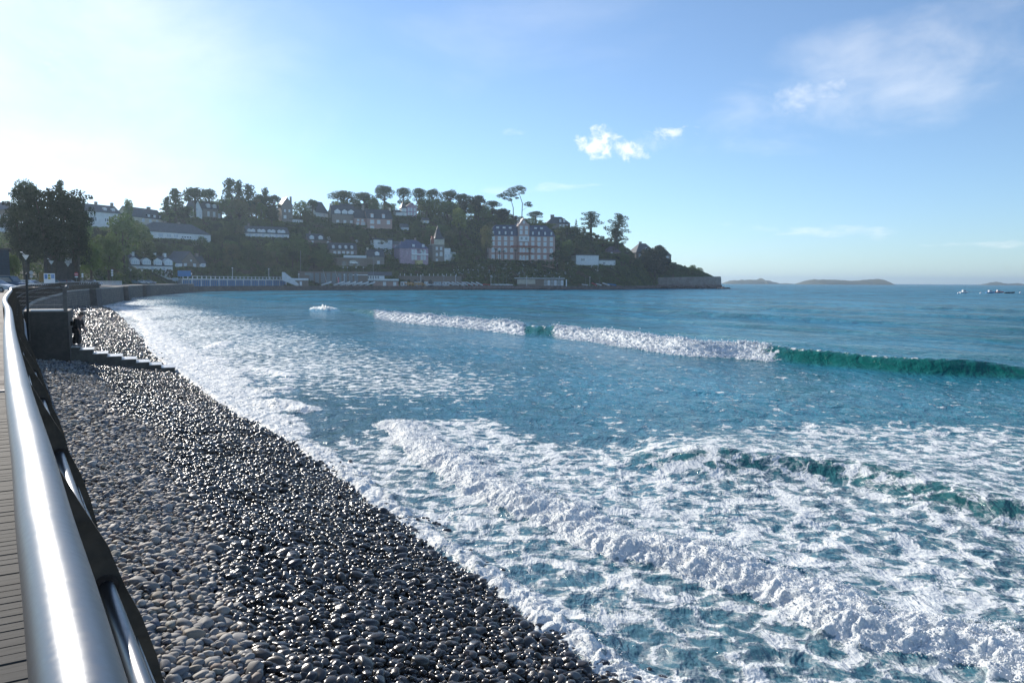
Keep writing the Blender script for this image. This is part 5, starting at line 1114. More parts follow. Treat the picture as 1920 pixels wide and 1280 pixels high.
def tree_proto(kind, seed, leaf=.17, per=26, mt=None):
    """10 m tall tree; returns (crown mesh, trunk mesh)"""
    r = random.Random(seed); cl = []; tb = MB()
    if kind == 'umbrella':
        lean = r.uniform(-1, 1); top = []; cl.append((lean, 0, 8.55, 2.1, 2.1, .85))
        for i in range(9):
            a = i * 2.4 + r.random(); q = 2.9 * math.sqrt((i + .5) / 9); c = (lean + q * math.cos(a), q * math.sin(a), 8.7 - .16 * q * q + r.uniform(-.35, .35)); top.append(c); cl.append((*c, r.uniform(1.3, 1.9), r.uniform(1.3, 1.9), r.uniform(.85, 1.25)))
        tb.tube([(0, 0, -1.5), (.15 * lean, 0, 2.5), (.5 * lean, 0, 5), (.75 * lean, .1, 6.6)], [.42, .36, .30, .24], 7)
        for c in top: tb.tube([(.7 * lean, .1, 6.0 + r.random() * .6), ((c[0] + .7 * lean) / 2, c[1] / 2, 7.1), (c[0], c[1], c[2] - .2)], [.16, .11, .05], 5)
        for i in range(5): a = r.uniform(0, 6.28); c = (2.2 * math.cos(a), 2.2 * math.sin(a), r.uniform(4.6, 7.0)); cl.append((*c, 1.2, 1.2, .65)); tb.tube([(.5 * lean, 0, 5.0), c], [.12, .05], 5)
    elif kind == 'pine':
        tb.tube([(0, 0, -1.5), (.1, 0, 4), (-.1, .1, 7), (.1, 0, 9.4)], [.38, .28, .18, .06], 7)
        for i in range(15):
            z = 3.4 + 6.3 * i / 14; q = (1 - ((z - 4.6) / 6.2) ** 2 if z > 4.6 else .85) * 2.5 * r.uniform(.45, 1.05); a = i * 2.4 + r.random(); c = (q * math.cos(a), q * math.sin(a), z + .2)
            cl.append((*c, r.uniform(1.0, 1.5), r.uniform(1.0, 1.5), r.uniform(.55, .8))); cl.append((c[0] * .3, c[1] * .3, z + .2, .8, .8, .6)); tb.tube([(0, 0, z - .8), c], [.12, .04], 5)
    elif kind == 'cedar':
        tb.tube([(0, 0, -1.5), (0, 0, 5), (.1, 0, 9.6)], [.5, .34, .07], 7)
        for i in range(20):
            z = 2.6 + 7.0 * i / 19; q = (10.4 - z) * .50 * r.uniform(.6, 1.1) + .2; a = i * 2.4 + r.random(); c = (q * math.cos(a), q * math.sin(a), z + .1)
            cl.append((*c, r.uniform(1.0, 1.6), r.uniform(1.0, 1.6), r.uniform(.32, .5))); tb.tube([(0, 0, z - .4), c], [.11, .04], 5)
            cl.append((c[0] * .5, c[1] * .5, z, .9, .9, .4))
    elif kind == 'spire':
        tb.tube([(0, 0, -1.5), (0, 0, 9.7)], [.25, .03], 6)
        for i in range(16): z = 1 + 8.8 * i / 15; q = (10 - z) * .16; a = i * 2.4; cl.append((q * math.cos(a), q * math.sin(a), z, .25 + q * .9, .25 + q * .9, .45))
    elif kind == 'cypress':     # broad dark Monterey cypress with a ragged flat top
        for j in range(3): a = j * 2.1; tb.tube([(0, 0, -1.5), (.25 * math.cos(a), .25 * math.sin(a), 2), (1.2 * math.cos(a), 1.2 * math.sin(a), 5.5), (2.2 * math.cos(a), 2.2 * math.sin(a), 8)], [.45, .38, .22, .06], 7)
        for i in range(52):
            a = i * 2.4 + r.random(); z = 2.6 + 6.4 * (i / 51) ** .8; q = 3.6 * math.sqrt(r.random()) * (.75 + .25 * math.sin(z)); cl.append((q * math.cos(a), q * math.sin(a), z + r.uniform(-.3, .3), r.uniform(1.0, 1.7), r.uniform(1.0, 1.7), r.uniform(.5, .9)))
        for i in range(4): a = r.uniform(0, 6.28); cl.append((3.2 * math.cos(a), 3.2 * math.sin(a), r.uniform(7.5, 9.6), 1.2, .8, .25))
    else:                       # round broadleaf
        tb.tube([(0, 0, -1.5), (.1, 0, 2.5), (0, .1, 5)], [.36, .28, .16], 7)
        for i in range(6): a = i * 1.05 + r.random(); tb.tube([(.05, 0, 2.6), (1.9 * math.cos(a), 1.9 * math.sin(a), 5 + r.random() * 2)], [.16, .05], 5)
        for i in range(20):
            a = i * 2.4 + r.random(); z = 3.0 + 6.0 * i / 19; q = 3.0 * math.sqrt(max(.05, 1 - ((z - 5.6) / 4.4) ** 2)) * r.uniform(.35, 1); cl.append((q * math.cos(a), q * math.sin(a), z, r.uniform(1.1, 1.7), r.uniform(1.1, 1.7), r.uniform(.9, 1.3)))
    V, Fc = clumps(np.array(cl), per, leaf, seed)
    # a dark ragged core keeps the crown dense inside
    mtl = mt or {'umbrella': PINEG, 'pine': PINEG, 'cedar': PINEG, 'spire': PINEG, 'cypress': CYPG, 'round': BROADG}[kind]
    o = np_mesh('crown', V, Fc, mtl, smooth=False, link=False); me = o.data; bpy.data.objects.remove(o)
    tr = tb.build('trunk', BARK, None, smooth=True); tm = tr.data; bpy.data.objects.remove(tr); return me, tm
PROT = {}
def proto(kind, i, fine=False, mt=None):
    key = (kind, i, fine, mt.name if mt else '')
    if key not in PROT: PROT[key] = tree_proto(kind, 100 + i * 7 + len(kind), {'round': .21}.get(kind, .15) if fine else .27, 150 if fine else 56, mt)
    return PROT[key]
def plant(name, kind, i, p, h, wf=1.0, label=None, cat='tree', group=None, fine=False, rz=None, mt=None, tilt=0.0):
    c, tk = proto(kind, i, fine, mt); r = empty(name, p, rng.uniform(0, 6.28) if rz is None else rz, label, cat, group); r.scale = (h / 10 * wf, h / 10 * wf, h / 10)
    if tilt: r.rotation_euler = (0, tilt, r.rotation_euler[2] if rz is None else 0)
    for nm, me in (('crown', c), ('trunk', tk)): o = bpy.data.objects.new(nm, me); COL.objects.link(o); o.parent = r
    return r
def tree_at(name, kind, i, px, ytop, ybase, w, label, t_=None, depth=None, **kw):
    """ytop/ybase/w in photo pixels; ybase on the hillside unless depth is given"""
    if depth is None:
        if t_ is not None: X_, Y_, Z_ = [float(q) for q in terr(px, t_)]; p = np.array([X_, Y_, Z_])
        else: p, _ = onhill(px, ybase)
    else: p = P(px, ybase, depth)
    a = proj(p); h = (a[1] - ytop) * a[2] / FOC / .97; nat = {'umbrella': 8.2, 'pine': 6.4, 'cedar': 8.8, 'spire': 3.6, 'cypress': 9.2, 'round': 8.0}[kind]
    return plant(name, kind, i, p, h, (w * a[2] / FOC) / (nat * h / 10), label, **kw)
T = tree_at
# left dark group by the promenade
T('cypress_tree', 'cypress', 1, 98, 352, 530, 138, 'huge dark cypress with forked bare trunks towering over the promenade lamps', depth=172, fine=True)
T('cypress_tree', 'cypress', 2, 146, 366, 528, 74, 'dark cypress with long branch reaching right toward the grey house', depth=186, fine=True)
T('cypress_tree', 'cypress', 3, 50, 378, 528, 92, 'broad dark cypress left of the tallest one at the left edge', depth=180, fine=True)
T('pine_tree', 'umbrella', 1, 53, 337, 500, 58, 'open crowned round topped pine against the pale sky at far left', depth=215, fine=True)
T('spruce_tree', 'cedar', 1, 118, 345, 500, 36, 'spiky topped conifer rising out of the big dark cypress', depth=200, fine=True)
T('broadleaf_tree', 'round', 1, 172, 455, 524, 50, 'round green tree with sunlit rim right of the cypress trunks', depth=205, fine=True)
T('broadleaf_tree', 'round', 2, 205, 440, 526, 60, 'dark rounded tree behind the promenade left of the terraced cottages', depth=235, fine=True)
T('broadleaf_tree', 'round', 3, 26, 478, 528, 26, 'small round tree beside the navy clad building', depth=140, fine=True)
T('broadleaf_tree', 'round', 4, 232, 402, 500, 66, 'bright topped broad tree below the grey skylight house', depth=290)
T('broadleaf_tree', 'round', 5, 246, 375, 425, 20, 'pale green tree on the skyline between two slate roofs', t_=1.02)
T('broadleaf_tree', 'round', 6, 155, 402, 470, 46, 'olive tree under the cypress branch at the foot of the grey house', depth=270)
# ridge
for (nm, kd, i, px, yt, t_, w_, lb) in [
    ('cedar_tree', 'cedar', 2, 334, 357, .97, 52, 'flat branched cedar on the ridge above the white bungalow'),
    ('cedar_tree', 'cedar', 3, 318, 372, .95, 30, 'smaller ragged cedar left of the flat branched cedar'),
    ('pine_tree', 'umbrella', 2, 370, 352, 1.03, 50, 'umbrella pine between the cedar and the stone villa roof'),
    ('pine_tree', 'umbrella', 3, 396, 354, 1.05, 36, 'dense dark pine right above the stone villa'),
    ('fir_tree', 'pine', 1, 434, 340, .98, 34, 'tallest pointed fir on the ridge right of the stone villa'),
    ('fir_tree', 'pine', 2, 452, 344, 1.0, 30, 'pointed fir touching the tallest fir on its right'),
    ('fir_tree', 'pine', 3, 470, 350, .98, 34, 'third pointed fir of the ridge cluster'),
    ('pine_tree', 'umbrella', 4, 490, 364, .99, 28, 'low pine right of the three pointed firs'),
    ('fir_tree', 'pine', 4, 501, 357, 1.0, 22, 'slim pointed fir left of the skyline gable house'),
    ('pine_tree', 'umbrella', 5, 519, 366, .98, 30, 'open umbrella pine touching the skyline gable house'),
    ('fir_tree', 'pine', 5, 512, 392, .90, 34, 'bushy fir in front of the skyline gable house'),
    ('broadleaf_tree', 'round', 7, 452, 375, .93, 60, 'brownish bare looking tree below the pointed firs'),
    ('broadleaf_tree', 'round', 8, 566, 378, .98, 34, 'bushy green tree right of the skyline gable house'),
    ('pine_tree', 'umbrella', 6, 588, 374, 1.0, 22, 'small pine left of the bright white gable'),
    ('broadleaf_tree', 'round', 9, 578, 395, .90, 30, 'green shrubby tree below the small pine on the ridge'),
    ('pine_tree', 'umbrella', 7, 648, 356, 1.12, 60, 'wide domed pine above the upper terrace house'),
    ('pine_tree', 'umbrella', 1, 682, 360, 1.12, 40, 'domed pine merging with the wide one on its left'),
    ('pine_tree', 'umbrella', 2, 722, 348, 1.06, 44, 'tall umbrella pine left of the hilltop villa'),
    ('pine_tree', 'umbrella', 3, 757, 351, 1.08, 34, 'umbrella pine directly behind the hilltop villa spire'),
    ('pine_tree', 'umbrella', 4, 787, 352, 1.06, 34, 'flat topped pine right of the hilltop villa'),
    ('pine_tree', 'umbrella', 5, 814, 354, 1.08, 30, 'round crowned pine third right of the hilltop villa'),
    ('pine_tree', 'umbrella', 6, 846, 357, 1.04, 44, 'broad pine on the skyline above the yellow green tree'),
    ('pine_tree', 'umbrella', 7, 866, 362, 1.02, 30, 'small pine left of the dip in the skyline'),
    ('pine_tree', 'cypress', 4, 892, 368, 1.0, 44, 'dense dark pine in the dip of the skyline'),
    ('pine_tree', 'umbrella', 1, 922, 376, .98, 34, 'dark pine left of the big leaning pine'),
    ('broadleaf_tree', 'round', 10, 700, 372, 1.05, 40, 'dark rounded tree behind the two chimneys'),
    ('broadleaf_tree', 'round', 11, 800, 372, .97, 44, 'dark rounded tree right above the hilltop villa garden'),
    ('broadleaf_tree', 'round', 12, 838, 378, .94, 50, 'large dark tree left of the yellow green tree'),
    ('pine_tree', 'cypress', 5, 940, 392, .94, 44, 'dense dark cypress behind the left end of the hotel'),
    ('broadleaf_tree', 'round', 13, 905, 388, .95, 40, 'rounded dark tree above the left end of the hotel'),
    ('pine_tree', 'umbrella', 2, 1003, 396, 1.0, 34, 'low pine behind the hotel gable on its right'),
    ('broadleaf_tree', 'round', 14, 1018, 418, .93, 50, 'dark tree behind the right wing of the hotel'),
    ('spruce_tree', 'spire', 1, 1078, 412, 1.0, 9, 'thin spindly spruce right of the skyline stone house'),
    ('pine_tree', 'pine', 1, 1106, 400, 1.0, 50, 'tall dense pine left of the leaning pine on the slope'),
    ('broadleaf_tree', 'round', 15, 1062, 425, .93, 52, 'dark tree below the skyline stone house'),
    ('broadleaf_tree', 'round', 16, 1092, 436, .90, 60, 'big dark tree above the white box shaped house'),
    ('broadleaf_tree', 'round', 17, 1128, 452, .86, 44, 'dark tree filling the slope under the leaning pine')]:
    mt_ = OLIVE if i in (7, 9) and kd == 'round' else None
    T(nm, kd, i, px, yt, None, w_, lb, t_=t_, mt=mt_, fine=(kd in ('umbrella', 'pine') and px > 640))
T('broadleaf_tree', 'round', 3, 861, 391, 440, 36, 'bright yellow green tree in the dark wood above the tower villa', mt=YELG)
T('broadleaf_tree', 'round', 4, 632, 378, 402, 14, 'small yellow green tree peeping above the long stone house', t_=1.0, mt=YELG)
T('leaning_pine_tree', 'pine', 3, 1148, 405, 476, 46, 'leaning dark pine with drooping layered branches on the slope', t_=.90, fine=True, tilt=R(12))
T('leaning_pine_tree', 'cedar', 2, 1158, 428, 478, 40, 'lower leaning pine whose layered branches reach right', t_=.86, fine=True, tilt=R(20))
T('broadleaf_tree', 'round', 5, 1226, 463, 526, 66, 'dark rounded tree hiding half of the headland house', fine=True, mt=CYPG)
T('broadleaf_tree', 'round', 6, 1296, 497, 518, 22, 'low green bush like tree near the rampart', )
T('broadleaf_tree', 'round', 7, 1308, 502, 519, 20, 'last low bush like tree before the rampart corner')
T('broadleaf_tree', 'round', 9, 912, 425, 480, 30, 'olive coloured tree against the left corner of the hotel', mt=OLIVE, depth=520)
T('broadleaf_tree', 'round', 8, 558, 448, 500, 54, 'green tree with lighter top above the white stair')
T('broadleaf_tree', 'round', 2, 520, 448, 500, 50, 'dark green tree below the long low dormer house')
T('broadleaf_tree', 'round', 12, 604, 470, 510, 44, 'dark tree left of the dormer row house')
# the big leaning umbrella pine above the hotel: two pale trunks and a wedge shaped crown
p = np.array([float(q) for q in terr(975, .97)]); k = p[1] / FOC; Z0 = 470
r = empty('tall_leaning_pine_tree', p, 0, 'tall umbrella pine with bare curved trunk and wedge crown above the hotel gable', 'tree')
by = proj(p)[1]
def q3(px_, py_, y_=0.0): return ((px_ - 975) * k, y_, (by - py_) * k)
tb = MB().tube([q3(977, 430), q3(977, 410), q3(978, 382), q3(974, 370), q3(971, 362)], [.42, .36, .3, .24, .15], 8)
tb.tube([q3(962, 425, 1), q3(961, 390, 1), q3(957, 376, 1), q3(948, 366, 1)], [.4, .3, .22, .1], 7)
for a in ((940, 370), (952, 360), (965, 356), (980, 357), (935, 368), (972, 352)): tb.tube([q3(972, 366), q3(*a)], [.14, .05], 5)
tb.tube([q3(978, 395), q3(988, 388)], [.12, .05], 5).build('trunk', BARK, r, smooth=True)
cl = [(*q3(a, b_, rr.uniform(-1.6, 1.6)), w_ * k, 2.0, h_ * k) for rr in (random.Random(4),) for (a, b_, w_, h_) in ((936, 369, 7, 3.4), (943, 367, 8, 4), (950, 363, 9, 5), (958, 359, 9, 6), (966, 356, 9, 6), (973, 354, 8, 5), (979, 356, 7, 5), (956, 368, 6, 3), (946, 373, 6, 2.4), (962, 367, 6, 4), (978, 363, 5, 2.4), (986, 384, 6, 3.5), (992, 386, 6, 3), (990, 381, 5, 2), (955, 376, 5, 3), (968, 372, 4, 2))]
V, Fc = clumps(np.array(cl), 60, .32, 5); np_mesh('crown', V, Fc, PINEG, smooth=False, parent=r)

# unnamed woodland: repeated trees standing over the slope
grp = 'similar dark trees of the hillside wood'
kinds = [('round', 1), ('round', 2), ('round', 5), ('umbrella', 2), ('pine', 2), ('cypress', 1)]
cnt = 0; rr = random.Random(21)
def blocked(px, py, dep, pad=0):
    for (a, b_, c_, e_, dd) in HOUSE_RECTS:
        if a - pad < px < b_ + pad and c_ - pad < py < e_ + pad and dep < dd + 1: return True
    return False
TOPX = [180, 230, 300, 330, 370, 420, 480, 520, 545, 590, 620, 640, 700, 760, 800, 860, 900, 930, 1000, 1060, 1090, 1130, 1170]
TOPY = [418, 410, 404, 388, 374, 372, 370, 384, 404, 398, 386, 372, 372, 374, 370, 374, 380, 392, 408, 424, 430, 452, 468]
for px in np.arange(184, 1170, 8.5):
    px = float(px + rr.uniform(-3, 3)); t_ = rr.uniform(.93, 1.1) if px > 300 else rr.uniform(.8, .97); p = np.array([float(q) for q in terr(px, t_)]); a = proj(p); yt = float(np.interp(px, TOPX, TOPY)) + rr.uniform(-1, 9); h = (a[1] - yt) * a[2] / FOC
    if h < 4: h = rr.uniform(4, 6)
    h = min(h, 22); hp = h * FOC / a[2]
    if any(blocked(px + dx, a[1] - hp * f_, p[1]) for dx in (-10, 0, 10) for f_ in (.3, .6, .95)): continue
    kd, i = rr.choice([('round', 1), ('round', 5), ('round', 2), ('cypress', 1), ('round', 12)]); plant('hillside_tree', kd, i, p, h, rr.uniform(.7, 1.0) * min(1.5, 9 / h + .35), 'rounded dark tree among the many alike in the hillside wood', 'tree', grp, mt=rr.choice([None, None, WOODG, OLIVE, YELG if rr.random() < .25 else None]) if kd == 'round' else None)
tries = 0
while cnt < 165 and tries < 7000:
    tries += 1
    px = rr.uniform(150, 1200); ry = float(np.interp(px, TPX, RPY)); yb = rr.uniform(ry + 12, 512 if px > 360 else 505)
    p, tt = onhill(px, yb); h = rr.uniform(6, 12) * (1.25 if px > 1035 else 1); hp = h * FOC / p[1]; w2 = hp * .38
    if any(blocked(px + dx, yb - hp * f_, p[1]) for dx in (-w2, 0, w2) for f_ in (.15, .5, .95)): continue
    if yb - hp < ry - 2: continue
    kd, i = rr.choice(kinds[:4] if px > 300 else kinds); plant('hillside_tree', kd, i, p, h, rr.uniform(.9, 1.25), 'rounded dark tree among the many alike in the hillside wood', 'tree', grp, mt=rr.choice([None, None, OLIVE, WOODG]) if kd == 'round' else None); cnt += 1
print('hill trees', cnt)
# closed undergrowth and shrubbery
def cover():
    n = 330000; px = rng.uniform(-420, 1345, n); tt = rng.uniform(-.01, 1.25, n); X, Y, Z = terr(px, tt)
    Z = carve(X, Y, Z)
    w_ = Y / 400; keep = rng.random(n) < np.clip(w_, .35, 1); X, Y, Z, px, tt = X[keep], Y[keep], Z[keep], px[keep], tt[keep]; n = len(X)
    lum = 1 - np.abs(pn(X / 5.5, Y / 5.5, 111)) * 1.2; big = .5 + .5 * pn(X / 22, Y / 22, 112); hgt = np.clip(.3 + 3.6 * np.clip(lum, 0, 1) * (.45 + .8 * big), .3, 5)
    hgt *= np.clip((1345 - px) / 120 + .25, 0, 1) * np.clip(tt * 12, .15, 1); hgt = np.where(tt > .97, hgt * .8, hgt)
    clear = np.ones(n)
    for i, hw, dp in CW:
        p, rz = CARVE[i]; dx = X - p[0]; dy = Y - p[1]; a = dx * math.cos(rz) + dy * math.sin(rz); b_ = -dx * math.sin(rz) + dy * math.cos(rz)
        clear = np.where((np.abs(a) < hw + 1) & (b_ > -14) & (b_ < dp), np.minimum(clear, .22), clear); clear = np.where((np.abs(a) < hw + .3) & (b_ > -1.2) & (b_ < dp), 0, clear)
    hgt *= clear; k = clear > 0
    for i, hw, dp in CW:     # a clipped shrub border along each house front
        p, rz = CARVE[i]; dx = X - p[0]; dy = Y - p[1]; a = dx * math.cos(rz) + dy * math.sin(rz); b_ = -dx * math.sin(rz) + dy * math.cos(rz)
        m_ = (np.abs(a) < hw + 2) & (b_ > -6) & (b_ < -1.2); hgt = np.where(m_, np.maximum(hgt, np.clip(p[2] - Z + .1 + .5 * pn(X / 2, Y / 2, 119), .2, 7)), hgt)
    z = Z + hgt * rng.uniform(.45, 1.03, n) - .1
    ppx, ppy, pd = proj(np.stack([X, Y, z], 1))
    for (a, b_, c_, e_, dd) in HOUSE_RECTS: k &= ~((ppx > a) & (ppx < b_) & (ppy > c_) & (ppy < e_ - 1.5) & (Y < dd))
    X, Y, z, px = X[k], Y[k], z[k], px[k]; n = len(X)
    nrm = rng.normal(size=(n, 3)) * .7 + np.array([0, -.3, .6]); nrm /= np.linalg.norm(nrm, axis=1)[:, None]
    a = np.cross(nrm, rng.normal(size=(n, 3))); a /= np.linalg.norm(a, axis=1)[:, None]; b_ = np.cross(nrm, a); s = (rng.uniform(.35, .8, n) * np.clip(Y / 420, .5, 1.1))[:, None]; p = np.stack([X, Y, z], 1)
    V = np.stack([p - a * s, p - b_ * s * .7, p + a * s, p + b_ * s * .7], 1).reshape(-1, 3)
    g1 = .5 + .5 * pn(X / 13, Y / 13, 113); g2 = .5 + .5 * pn(X / 4, Y / 4, 114); r1 = rng.random(n)[:, None]
    c = np.array([.034, .068, .020]) * (1 - g1)[:, None] + np.array([.135, .17, .050]) * g1[:, None]; c = c * (.65 + .7 * g2[:, None]) * (.75 + .5 * r1)
    br = pn(X / 9, Y / 9, 115) > .45; c = np.where(br[:, None], np.array([.12, .098, .065]) * (.7 + .6 * r1), c)
    ye = (pn(X / 6, Y / 6, 116) > .68); c = np.where(ye[:, None], np.array([.15, .17, .045]) * (.6 + .6 * r1), c)
    ta = (ppx[k] > 850) & (ppx[k] < 1075) & (ppy[k] > 492) & (ppy[k] < 522) & (pn(X / 3.0, Y / 3.0, 117) > .42); c = np.where(ta[:, None], np.array([.34, .38, .36]) * (.6 + .7 * r1), c)
    gr_ = px > 1262; c = np.where(gr_[:, None], np.array([.085, .135, .045]) * (.6 + .8 * r1), c)
    return V, np.arange(n * 4).reshape(-1, 4), np.repeat(np.concatenate([c, np.ones((n, 1))], 1), 4, 0)
m, t, b = newmat('undergrowth_leaves'); c = t.new('ShaderNodeAttribute', attribute_name='tint').outputs['Color']; t.l.new(c, b.inputs['Base Color']); b.inputs['Roughness'].default_value = .8; b.inputs['Specular IOR Level'].default_value = .2
tr = t.new('ShaderNodeBsdfTranslucent', {'Color': c}); ms = t.new('ShaderNodeMixShader', {'Fac': .25}); t.l.new(b.outputs[0], ms.inputs[1]); t.l.new(tr.outputs[0], ms.inputs[2]); t.l.new(ms.outputs[0], m.node_tree.nodes['Material Output'].inputs['Surface'])
V, Fc, Cc = cover(); ug = np_mesh('hillside_undergrowth', V, Fc, m, colors={'tint': Cc}, smooth=False); tag(ug, 'dense mixed green shrubs and wood covering the headland slope', 'undergrowth', kind='stuff')
# palms in front of the hotel
pf = {}
for (px, yt, yb_, lb) in ((928, 466, 489, 'palm tree nearest the left corner of the hotel'), (936, 470, 489, 'second palm from the left in front of the hotel'), (944, 470, 489, 'third palm from the left in front of the hotel'), (965, 468, 489, 'palm standing left of the hotel entrance'), (991, 465, 491, 'tallest palm directly before the hotel entrance'), (1013, 476, 490, 'short palm before the right wing of the hotel')):
    p, _ = onhill(px, 493); p = p + np.array([0, -2.0, -.4]); a = proj(p); h = (a[1] - yt) * a[2] / FOC
    r = empty('palm_tree', p, 0, lb, 'palm', 'palms before the hotel')
    MB().tube([(0, 0, -2), (.1, 0, h * .5), (0, 0, h - .5)], [.28, .22, .2], 7).build('trunk', BARK, r, smooth=True)
    mb = MB(); rr = random.Random(int(px))
    for i in range(22):
        an = i * 2.4; dr_ = rr.uniform(.2, 1.3); pts = [(0, 0, h - .5)] + [(1.5 * s_ * math.cos(an), 1.5 * s_ * math.sin(an), h - .5 + .9 * s_ - dr_ * 1.3 * s_ * s_) for s_ in (.4, .75, 1.0)]
        for j in range(3):
            w2 = (.22, .26, .16)[j]; A_, B_ = pts[j], pts[j + 1]; px2, py2 = -math.sin(an) * w2, math.cos(an) * w2; mb.add([(A_[0] - px2, A_[1] - py2, A_[2]), (A_[0] + px2, A_[1] + py2, A_[2]), (B_[0] + px2, B_[1] + py2, B_[2]), (B_[0] - px2, B_[1] - py2, B_[2])], [(0, 1, 2, 3)])
    mb.build('crown', PINEG, r)
# ------------------------------------------------------------------ stair landing, steps, person
def loc_box(name, cx, cy, rz, label, cat): return empty(name, (cx, cy, 0), rz, label, cat)
ang = math.atan2(-23.2, 41.3)       # bearing of the landing
bz = R(4)
LANDM = mat('landing_stone', (.085, .075, .062), .9, 0, .4, .9, .5, col2=(.050, .045, .040))
a = P(97, 583, 39.0); LX = a[0] + .15; LY = a[1]
r = empty('stair_landing', (LX, LY, 0), R(26), 'square stone landing jutting from the sea wall onto the pebbles', 'landing')
MB().prism([(-1.5, 0), (.55, 0), (.55, 3.0), (-1.5, 3.0)], lambda q: (q[0] + (.10 if q[0] > 0 else 0), q[1] - .1, -1), lambda q: (q[0], q[1], 3.385)).build('wall_body', LANDM, r)
MB().box(-1.5, .60, -.05, 3.05, 3.39, 3.46).build('slab', CONC, r)
MB().box(-1.02, .38, -.06, .10, 3.463, 3.53).build('lit_edge_strip', FRAME, r)  # sunlit slab edge painted in as a white strip
mb = MB()
for x_ in (.50,): mb.box(x_ - .14, x_ + .04, .0, .12, 3.465, 4.6)
mb.build('post', CONC, r)
MB().tube([(-1.6, .05, 4.58), (.60, .05, 4.58)], .03, 10).ball((.55, .05, 4.62), .09, 8).build('top_rail', STEEL, r, smooth=True)
for z_ in (3.75, 3.95, 4.15, 4.35): MB().tube([(-1.6, .05, z_), (.47, .05, z_)], .018, 6).build('wire', CABLE, r)
# other projecting bastions farther on
for (px_, d_, w_, lb) in ((174, 134, 3.4, 'first dark stone buttress beyond the stair landing'), (234, 185, 3.0, 'second dark stone buttress along the sea wall'), (272, 215, 3.6, 'third dark stone buttress along the sea wall')):
    i_ = int(np.argmin(np.abs((960 + FOC * EDGE[:, 0] / np.maximum(EDGE[:, 1], 1)) - px_) + (EDGE[:, 1] < 50) * 1e4)); e_ = EDGE[i_]; tt = EDGE[i_ + 3] - EDGE[i_ - 3]; rz_ = math.atan2(tt[1], tt[0]) - math.pi / 2
    o = empty('sea_wall_buttress', (e_[0], e_[1], 0), rz_, lb, 'buttress'); MB().prism([(-.3, -w_), (1.0, -w_), (1.0, w_), (-.3, w_)], lambda q: (q[0] + (.3 if q[0] > 0 else 0), q[1], -1.5), lambda q: (q[0], q[1], 3.3)).build('wall_body', DARKST, o); MB().box(-.3, 1.05, -w_ - .05, w_ + .05, 3.303, 3.42).build('slab', CONC, o)
# steps
TX = [(135, 157, 648), (152, 177, 652.5), (175, 203, 660), (201, 230, 665), (228, 257, 670.5), (255, 282, 676), (280, 305, 681), (303, 330, 686)]
SP = P(232, 665, 41.3); SB = math.atan2(-SP[0], SP[1]); SK = math.hypot(SP[0], SP[1]) / FOC * math.cos(SB) ; SK = float(np.linalg.norm(P(233, 665, 41.3) - P(232, 665, 41.3))) * math.cos(SB)
r = empty('beach_steps', (SP[0], SP[1], 0), SB, 'concrete steps running down from the sea wall landing into the foam', 'steps')
def step_pt(px, y_=0.0):
    x_ = (px - 232) * SK; return SP[0] + x_ * math.cos(SB) - y_ * math.sin(SB), SP[1] + x_ * math.sin(SB) + y_ * math.cos(SB), x_
def z_at(px, py):
    x_, y_, _ = step_pt(px); z_ = 0.0
    for _i in range(3):
        d_ = proj((x_, y_, z_))[2]; z_ = float(P(px, py, d_)[2])
    return z_
STEPM = mat('step_concrete', (.115, .105, .088), .8, 0, .35, 1.5, .3); TREAD = mat('pale_tread', (.66, .66, .64), .3, 0, .2, 3)
mb = MB(); tr_ = MB()
for i, (a_, b_, y_) in enumerate(TX):
    z_ = z_at((a_ + b_) / 2, y_ + 3.5); x0 = step_pt(a_)[2]; x1 = step_pt(b_)[2]; nx = step_pt(TX[i + 1][0])[2] if i < 7 else x1
    if i == 0: x0 -= .8; ztop = z_
    mb.box(x0, nx, 0, 1.5, -1.0, z_); tr_.box(x0 - .02, nx + .05, -.03, 1.53, z_ + .003, z_ + .03)
mb.build('step_body', STEPM, r); tr_.build('tread', TREAD, r)


# person walking down, head bowed, dark clothes, bag behind the hip
def skin(name, verts, edges, rad, mt, parent, sub=2, root=0):
    me = bpy.data.meshes.new(name); me.from_pydata(verts, edges, []); me.materials.append(mt); o = bpy.data.objects.new(name, me); COL.objects.link(o); o.parent = parent
    sm = o.modifiers.new('skin', 'SKIN'); sm.use_smooth_shade = True
    if not me.skin_vertices: me.skin_vertices.new()
    for i, rd in enumerate(rad): q = rd if hasattr(rd, '__len__') else (rd, rd); me.skin_vertices[0].data[i].radius = q; me.skin_vertices[0].data[i].use_root = (i == root)
    ss_ = o.modifiers.new('sub', 'SUBSURF'); ss_.levels = sub; ss_.render_levels = sub; return o
CLOTH = mat('black_cloth', (.016, .015, .018), .9, 0, .2, 6, .2); HAIRM = mat('dark_hair', (.02, .015, .012), .7); SKINM = mat('skin', (.40, .25, .19), .6, 0, .08, 8)
pq = step_pt(147, .55); pp = (pq[0], pq[1]); tz = ztop + .03
per = empty('person', (pp[0], pp[1], tz), 0, 'person in long black clothes with bowed head on the top beach step', 'person')
